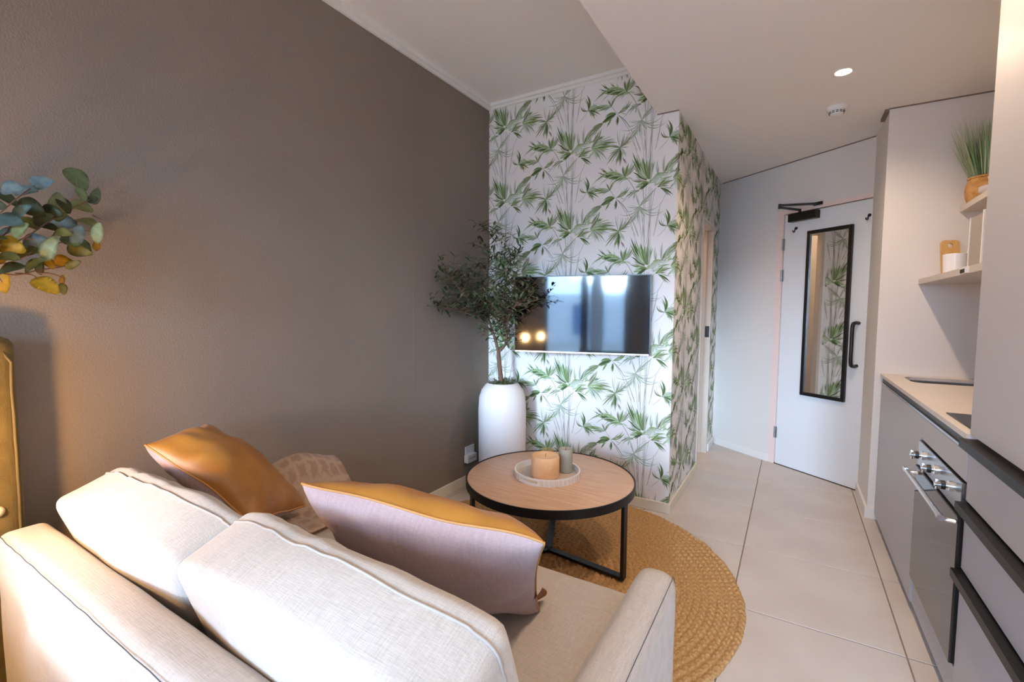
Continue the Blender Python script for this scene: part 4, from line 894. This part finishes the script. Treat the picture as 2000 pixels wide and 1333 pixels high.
ov = thing('oven', 'built-in oven with dark glass door and chrome knobs', 'oven', (FX, (KY1 + KY2) / 2, 0.162)); o0 = ov.location
y0, y1 = KY1 + 0.014, KY2 - 0.010
obj('body', loc(FX + 0.022, 3.05, y0 + 0.006, y1 - 0.006, 0.166, 0.755, o0), 'bezel', ov)
tag(obj('control_panel', loc(FX - 0.006, FX + 0.021, y0, y1, 0.655, 0.758, o0, bev=0.002, seg=1), 'steel', ov), 'brushed steel control panel')
tag(obj('oven_door', loc(FX - 0.010, FX + 0.021, y0, y1, 0.166, 0.645, o0, bev=0.002, seg=1), 'oven_glass', ov), 'dark reflective glass door')
obj('door_edge', loc(FX - 0.012, FX + 0.0, y0, y1, 0.645, 0.651, o0), 'bezel', ov)
hd = B(); yb0, yb1 = y1 - 0.03 - o0.y, y0 + 0.03 - o0.y
tube(hd, [(-0.046, yb0 + 0.03, 0.468), (-0.046, yb1 - 0.005, 0.468)], 0.0085, 14)
hdl = tag(obj('door_handle', hd, 'chrome', ov, 'auto'), 'chrome bar handle')
for yy in (yb0, yb1):
    br_ = B(); tube(br_, pathed([(-0.008, yy - 0.006, 0.462), (-0.030, yy, 0.462), (-0.046, yy, 0.468)], 5), 0.0075, 10); cyl(br_, (-0.046, yy - 0.012, 0.468), (-0.046, yy + 0.012, 0.468), 0.0105, n=14)
    obj('handle_bracket', br_, 'chrome', hdl, 'auto')
for yy in (2.447, 2.252, 2.062):
    yk = yy - o0.y; zk = 0.712 - o0.z
    kb = B(); cyl(kb, (-0.006, yk, zk), (-0.012, yk, zk), 0.017, n=24); cyl(kb, (-0.012, yk, zk), (-0.022, yk, zk), 0.0085, n=20)
    cyl(kb, (-0.032, yk, zk), (-0.048, yk, zk), 0.0085, 0.0078, n=20); box(kb, -0.046, -0.038, yk - 0.003, yk + 0.003, zk - 0.018, zk + 0.018, bev=0.001)
    kn = obj('control_knob', kb, 'chrome', ov, 'auto')
    obj('grip_ring', cyl(B(), (-0.021, yk, zk), (-0.033, yk, zk), 0.0155, 0.0145, n=24), 'black_satin', kn, 'auto')

tc_ = thing('tall_cabinet', 'tall grey cabinet with three drawers at the right edge', 'cabinet', (FX, KY1, 0)); o0 = tc_.location
obj('carcass', loc(FX + 0.02, 3.095, KY0, KY1, 0.06, HL - 0.002, o0), 'cabinet_edge', tc_)
obj('upper_door', loc(FX, FX + 0.019, KY0 + 0.002, KY1 - 0.002, 0.918, HL - 0.006, o0, bev=0.0015, seg=1), 'cabinet_grey', tc_)
for (z0, z1) in ((0.712, 0.890), (0.495, 0.690), (0.070, 0.474)):
    dw = obj('drawer_front', loc(FX, FX + 0.019, KY0 + 0.002, KY1 - 0.004, z0, z1, o0, bev=0.0015, seg=1), 'cabinet_grey', tc_)
    rl = loc(FX - 0.024, FX + 0.02, KY0 + 0.002, KY1 - 0.001, z1 + 0.010, z1 + 0.014, o0); box(rl, -0.024, -0.020, KY0 + 0.002 - o0.y, KY1 - 0.001 - o0.y, z1 - 0.012, z1 + 0.010); box(rl, -0.020, -0.004, KY0 + 0.002 - o0.y, KY1 - 0.001 - o0.y, z1 + 0.003, z1 + 0.008)
    tag(obj('handle_rail', rl, 'black_metal', dw), 'black lip handle')
obj('plinth', loc(FX + 0.05, FX + 0.066, KY0, KY1, 0.0, 0.06, o0), 'cabinet_grey', tc_)

# worktop with a cut-out for the sink
SXa, SXb, SYa, SYb, SR_ = 2.585, 2.985, 3.235, 3.515, 0.055
def rrect(x0, x1, y0, y1, r, n=6):
    out = []
    for cx, cy, a0 in ((x1 - r, y1 - r, 0), (x0 + r, y1 - r, 90), (x0 + r, y0 + r, 180), (x1 - r, y0 + r, 270)):
        for i in range(n + 1):
            a = math.radians(a0 + 90 * i / n); out.append((cx + r * math.cos(a), cy + r * math.sin(a)))
    return out
bm = B()
outer = [bm.verts.new((x, y, WT)) for x, y in ((FX - 0.006, KY1 + 0.002), (3.098, KY1 + 0.002), (3.098, KYW + 0.006), (FX - 0.006, KYW + 0.006))]
inner = [bm.verts.new((x, y, WT)) for x, y in rrect(SXa, SXb, SYa, SYb, SR_)]
es = [bm.edges.new((L_[i], L_[(i + 1) % len(L_)])) for L_ in (outer, inner) for i in range(len(L_))]
bmesh.ops.triangle_fill(bm, use_beauty=True, edges=es)
ex = bmesh.ops.extrude_face_region(bm, geom=bm.faces[:])
for v in [g for g in ex['geom'] if isinstance(g, bmesh.types.BMVert)]: v.co.z -= 0.018
tag(obj('worktop', bm, 'worktop'), 'pale beige stone worktop over the base cabinets', 'worktop')
sk = thing('sink', 'stainless steel undermounted sink in the worktop', 'sink', ((SXa + SXb) / 2, (SYa + SYb) / 2, 0.76))
bm = B(); cxs, cys = (SXa + SXb) / 2, (SYa + SYb) / 2; rings = []
for (ins, z) in ((-0.0005, 0.1385), (0.003, 0.137), (0.006, 0.03), (0.03, 0.004), (0.12, 0.0)):
    rings.append([bm.verts.new((x - cxs, y - cys, z)) for x, y in rrect(SXa + ins, SXb - ins, SYa + ins, SYb - ins, max(0.012, SR_ - ins))])
for a, b in zip(rings, rings[1:]):
    for i in range(len(a)): bm.faces.new((a[i], a[(i + 1) % len(a)], b[(i + 1) % len(b)], b[i]))
bm.faces.new(rings[-1])
obj('bowl', bm, 'steel', sk, 'auto'); obj('drain', lathe(B(), [(0, 0.004), (0.03, 0.004), (0.035, 0.001)], 24), 'chrome', sk, 'auto')
tp = thing('kitchen_tap', 'curved brushed steel mixer tap behind the sink', 'tap', (3.03, 3.12, WT))
tube_pts = pathed([(0, 0, 0.0), (0, 0, 0.16), (0, 0, 0.30), (-0.03, -0.005, 0.355), (-0.09, -0.012, 0.372), (-0.17, -0.022, 0.345), (-0.215, -0.028, 0.275), (-0.22, -0.029, 0.235)], 6)
obj('spout', tube(B(), tube_pts, 0.0125, 14), 'steel', tp, True); obj('base', lathe(B(), [(0, 0), (0.026, 0), (0.026, 0.03), (0.020, 0.045), (0, 0.045)], 24), 'steel', tp, 'auto')
obj('lever', tube(B(), [(0, 0.02, 0.06), (0, 0.07, 0.085)], 0.006, 8), 'steel', tp, True)
hb_ = thing('hob', 'black glass hob set on the worktop beside the tall cabinet', 'hob', (2.75, 2.13, WT))
obj('glass', bx(-0.228, 0.25, -0.15, 0.172, 0, 0.004, bev=0.001, seg=1), 'hob_glass', hb_)
kn = B(); cyl(kn, (-0.19, -0.04, 0.004), (-0.19, -0.04, 0.012), 0.017, n=20); cyl(kn, (-0.19, -0.04, 0.012), (-0.19, -0.04, 0.036), 0.0115, 0.0105, n=20)
obj('knob', kn, 'chrome', hb_, 'auto')

# ------------------------------------------------------------------ shelves and what stands on them
L1, L2 = 1.4885, 1.890
sh = tag(obj('wall_shelf', bx(2.646, 3.098, 2.00, 3.606, L1 - 0.030, L1), 'shelf_board'), 'lower deep wall shelf carrying the microwave', 'shelf')
tag(obj('wall_shelf', bx(2.806, 3.098, 2.00, 3.606, L2 - 0.030, L2), 'shelf_board'), 'upper shallow wall shelf carrying the grass basket', 'shelf')
mw = thing('microwave', 'grey microwave oven on the lower shelf', 'microwave', (2.70, 2.93, L1))
obj('body', bx(0.012, 0.36, -0.48, 0, 0.012, 0.235, bev=0.004), 'white_plastic', mw)
obj('door', bx(0.0, 0.012, -0.20, 0.0, 0.014, 0.233), 'appliance_grey', mw); obj('edge_trim', bx(-0.003, 0.012, -0.003, 0.004, 0.010, 0.237), 'cabinet_edge', mw)
obj('handle_trim', bx(-0.012, 0.012, -0.218, -0.204, 0.010, 0.237), 'cabinet_edge', mw)
obj('display_panel', bx(0.0, 0.012, -0.48, -0.222, 0.014, 0.233), 'bezel', mw)
f_ = B()
for x in (0.04, 0.32):
    for y in (-0.44, -0.04): cyl(f_, (x, y, 0), (x, y, 0.013), 0.012, n=12)
obj('feet', f_, 'bezel', mw)
sc = thing('shelf_socket', 'small white socket block with dark face at the lower shelf edge', 'socket', (2.646, 2.74, L1 - 0.016))
obj('block', bx(-0.012, 0.0, -0.06, 0.02, -0.012, 0.016), 'white_plastic', sc); obj('dark_face', bx(-0.0135, -0.012, -0.05, 0.008, -0.010, 0.006), 'dark_slot', sc)
cr = thing('ceramic_pot', 'white ceramic pot on the lower shelf', 'pot', (2.735, 3.30, L1))
obj('pot_wall', lathe(B(), [(0, 0), (0.040, 0), (0.046, 0.006), (0.051, 0.108), (0.0475, 0.110), (0.044, 0.012), (0, 0.010)], 40), 'ceramic', cr, 'auto')
cb = thing('chopping_board', 'wooden chopping board leaning behind the white pot', 'board', (2.752, 3.42, L1)); cb.rotation_euler = (math.radians(-10), 0, math.radians(14))
bm = B()
outer = [bm.verts.new((x, 0, z)) for x, z in rrect(-0.042, 0.042, 0, 0.205, 0.018)]
hole = [bm.verts.new((0.0 + 0.013 * math.cos(2 * math.pi * i / 16), 0, 0.176 + 0.013 * math.sin(2 * math.pi * i / 16))) for i in range(16)]
es = [bm.edges.new((L_[i], L_[(i + 1) % len(L_)])) for L_ in (outer, hole) for i in range(len(L_))]
bmesh.ops.triangle_fill(bm, use_beauty=True, edges=es); ex = bmesh.ops.extrude_face_region(bm, geom=bm.faces[:])
for v in [g for g in ex['geom'] if isinstance(g, bmesh.types.BMVert)]: v.co.y += 0.014
obj('board', bm, 'board_wood', cb)
bo = thing('pump_bottle', 'slim pale bottle between the white pot and the microwave', 'bottle', (2.825, 3.40, L1))
obj('glass', lathe(B(), [(0, 0), (0.022, 0), (0.023, 0.006), (0.023, 0.14), (0.010, 0.165), (0.009, 0.185), (0, 0.185)], 24), 'ceramic', bo, 'auto')
obj('stopper', lathe(B(), [(0.0, 0.185), (0.0105, 0.185), (0.0105, 0.208), (0, 0.210)], 16), 'candle_olive', bo, 'auto')
# grass in a woven basket
gp = thing('potted_grass', 'green faux grass in a woven basket on the upper shelf', 'plant', (2.872, 3.48, L2))
bm = B(); NA = 56; rows = 12; rg = []
for k in range(rows * 2 + 1):
    s = k / (rows * 2); z = 0.125 * s; r0 = 0.054 + 0.022 * math.sin(math.pi * min(1, 0.16 + 0.72 * s))
    rg.append([bm.verts.new(((r0 + (0.0035 if ((i // 2) + (k // 2)) % 2 else -0.0015) * (1 if k % 2 else 0.4)) * math.cos(2 * math.pi * i / NA), (r0 + (0.0035 if ((i // 2) + (k // 2)) % 2 else -0.0015) * (1 if k % 2 else 0.4)) * math.sin(2 * math.pi * i / NA), z)) for i in range(NA)])
for a, b in zip(rg, rg[1:]):
    for i in range(NA): bm.faces.new((a[i], a[(i + 1) % NA], b[(i + 1) % NA], b[i]))
bm.faces.new(rg[0]); bm.faces.new([bm.verts.new(v.co - Vector((0, 0, 0.02))) for v in rg[-1]])
obj('basket', bm, 'wicker', gp, True)
obj('basket_rim', tube(B(), [(0.066 * math.cos(a * math.pi / 18), 0.066 * math.sin(a * math.pi / 18), 0.125) for a in range(36)], 0.006, 8, closed=True), 'wicker', gp, True)
bm = B(); lay = bm.loops.layers.float_color.new('tint'); rnd = random.Random(9)
for i in range(620):
    a = rnd.uniform(0, 6.283); r = 0.055 * math.sqrt(rnd.random()); L = rnd.uniform(0.18, 0.36)
    d = Vector((math.cos(a) * r * 5 + rnd.uniform(-.10, .10) - 0.10, math.sin(a) * r * 5 + rnd.uniform(-.10, .10), 1.0))
    e = Vector((2.872, 3.48, 0)) + d * L
    if e.y > 3.59 or e.x > 3.08: continue
    leaf_blade(bm, lay, Vector((r * math.cos(a), r * math.sin(a), 0.10)), d, L, rnd.uniform(0.0018, 0.0036), lin(rnd.choice(((120, 152, 108), (144, 170, 124), (168, 188, 148), (104, 136, 94), (184, 194, 160)))), rnd.uniform(-0.02, 0.12), 5)
obj('grass_blades', bm, 'leaf_tint', gp)['kind'] = 'stuff'
pc = Vector((2.900, 3.285, L2))
for k in range(4):
    o = obj('dinner_plate', lathe(B(), [(0, 0), (0.055, 0), (0.095, 0.016), (0.097, 0.019), (0.093, 0.019), (0.055, 0.004), (0, 0.004)], 40), 'ceramic', None, 'auto', pc + Vector((0, 0, 0.0065 * k + 0.0005)))
    tag(o, ['lowest white plate of the stack on the upper shelf', 'second white plate up in the stack on the upper shelf', 'third white plate up in the stack on the upper shelf', 'topmost white plate of the stack under the white bowl'][k], 'plate', 'plates stacked on the upper shelf')
o = obj('cereal_bowl', lathe(B(), [(0, 0), (0.035, 0), (0.038, 0.006), (0.058, 0.030), (0.066, 0.064), (0.063, 0.064), (0.054, 0.030), (0.034, 0.010), (0, 0.008)], 40), 'ceramic', None, 'auto', pc + Vector((0, 0, 0.0255)))
tag(o, 'white bowl standing on the plate stack', 'bowl')

# ------------------------------------------------------------------ ceiling fittings
emis('lamp_lens', (1.0, 0.86, 0.66), 22.0)
for k, (x, y, lb) in enumerate(((2.19, 2.95, 'round recessed downlight nearest the entrance door'), (2.19, 1.78, 'round recessed downlight above the tall cabinet front'), (2.19, 0.55, 'round recessed downlight above the camera'))):
    dl = thing('downlight', lb, 'downlight', (x, y, HL), group='recessed downlights in the lower ceiling')
    obj('trim_ring', lathe(B(), [(0.036, -0.003), (0.044, -0.004), (0.046, 0.0), (0.036, 0.0), (0.036, -0.003)], 32), 'trim_white', dl, 'auto')
    obj('lens', lathe(B(), [(0, -0.0025), (0.034, -0.0025), (0.036, -0.001), (0.036, 0)], 32), 'lamp_lens', dl)
    sd = bpy.data.lights.new('downlight_beam', 'SPOT'); sd.energy = SPOT_W; sd.color = WARM; sd.spot_size = math.radians(150); sd.spot_blend = 0.8; sd.shadow_soft_size = 0.035
    so_ = bpy.data.objects.new('downlight_beam', sd); C.objects.link(so_); so_.parent = dl; so_.location = (0, 0, -0.012)
sm = thing('smoke_detector', 'white smoke detector on the lowered ceiling', 'smoke detector', (2.195, 3.43, HL))
obj('housing', lathe(B(), [(0, -0.022), (0.046, -0.022), (0.052, -0.016), (0.054, 0), (0, 0)], 40), 'white_plastic', sm, 'auto')
obj('sensor_cap', lathe(B(), [(0, -0.048), (0.020, -0.047), (0.032, -0.042), (0.036, -0.034), (0.040, -0.022), (0, -0.022)], 40), 'white_plastic', sm, 'auto')
sl = None
for i in range(12):
    for z in (-0.036, -0.029):
        if sl is None: o = obj('vent_slot', bx(-0.0015, 0.0015, -0.0065, 0.0065, -0.0014, 0.0014), 'dark_slot', sm); sl = o.data
        else: o = share('vent_slot', sl, sm)
        a = 2 * math.pi * i / 12; r = 0.0365 if z < -0.03 else 0.039
        o.location = (r * math.cos(a), r * math.sin(a), z); o.rotation_euler = (0, 0, a)
# warm light in the bathroom beyond the doorway
bl_ = thing('bathroom_lamp', 'round ceiling lamp inside the bathroom', 'lamp', (0.95, 4.15, HH))
emis('bath_globe', (1.0, 0.72, 0.45), 6.0)
obj('globe', lathe(B(), [(0, -0.09), (0.06, -0.08), (0.10, -0.04), (0.11, 0), (0, 0)], 24), 'bath_globe', bl_, True)
ld = bpy.data.lights.new('bathroom_glow', 'POINT'); ld.energy = BATH_W; ld.color = (1, 0.70, 0.44); ld.shadow_soft_size = 0.08
lo_ = bpy.data.objects.new('bathroom_glow', ld); C.objects.link(lo_); lo_.parent = bl_; lo_.location = (0, 0, -0.2)
# sheer curtain beside the middle of the window
bm = B(); g = []
for i in range(61):
    x = 1.40 + 0.22 * i / 60; yo = 0.018 * math.sin(i * 0.8)
    g.append([bm.verts.new((x, YB + 0.06 + yo, z)) for z in (0.04, 0.8, 1.6, 2.30)])
for a, b in zip(g, g[1:]):
    for k in range(3): bm.faces.new((a[k], b[k], b[k + 1], a[k + 1]))
bmesh.ops.solidify(bm, geom=bm.faces[:], thickness=0.001)
tag(obj('curtain', bm, 'sheer', None, True), 'gathered white sheer curtain at the window', 'curtain')
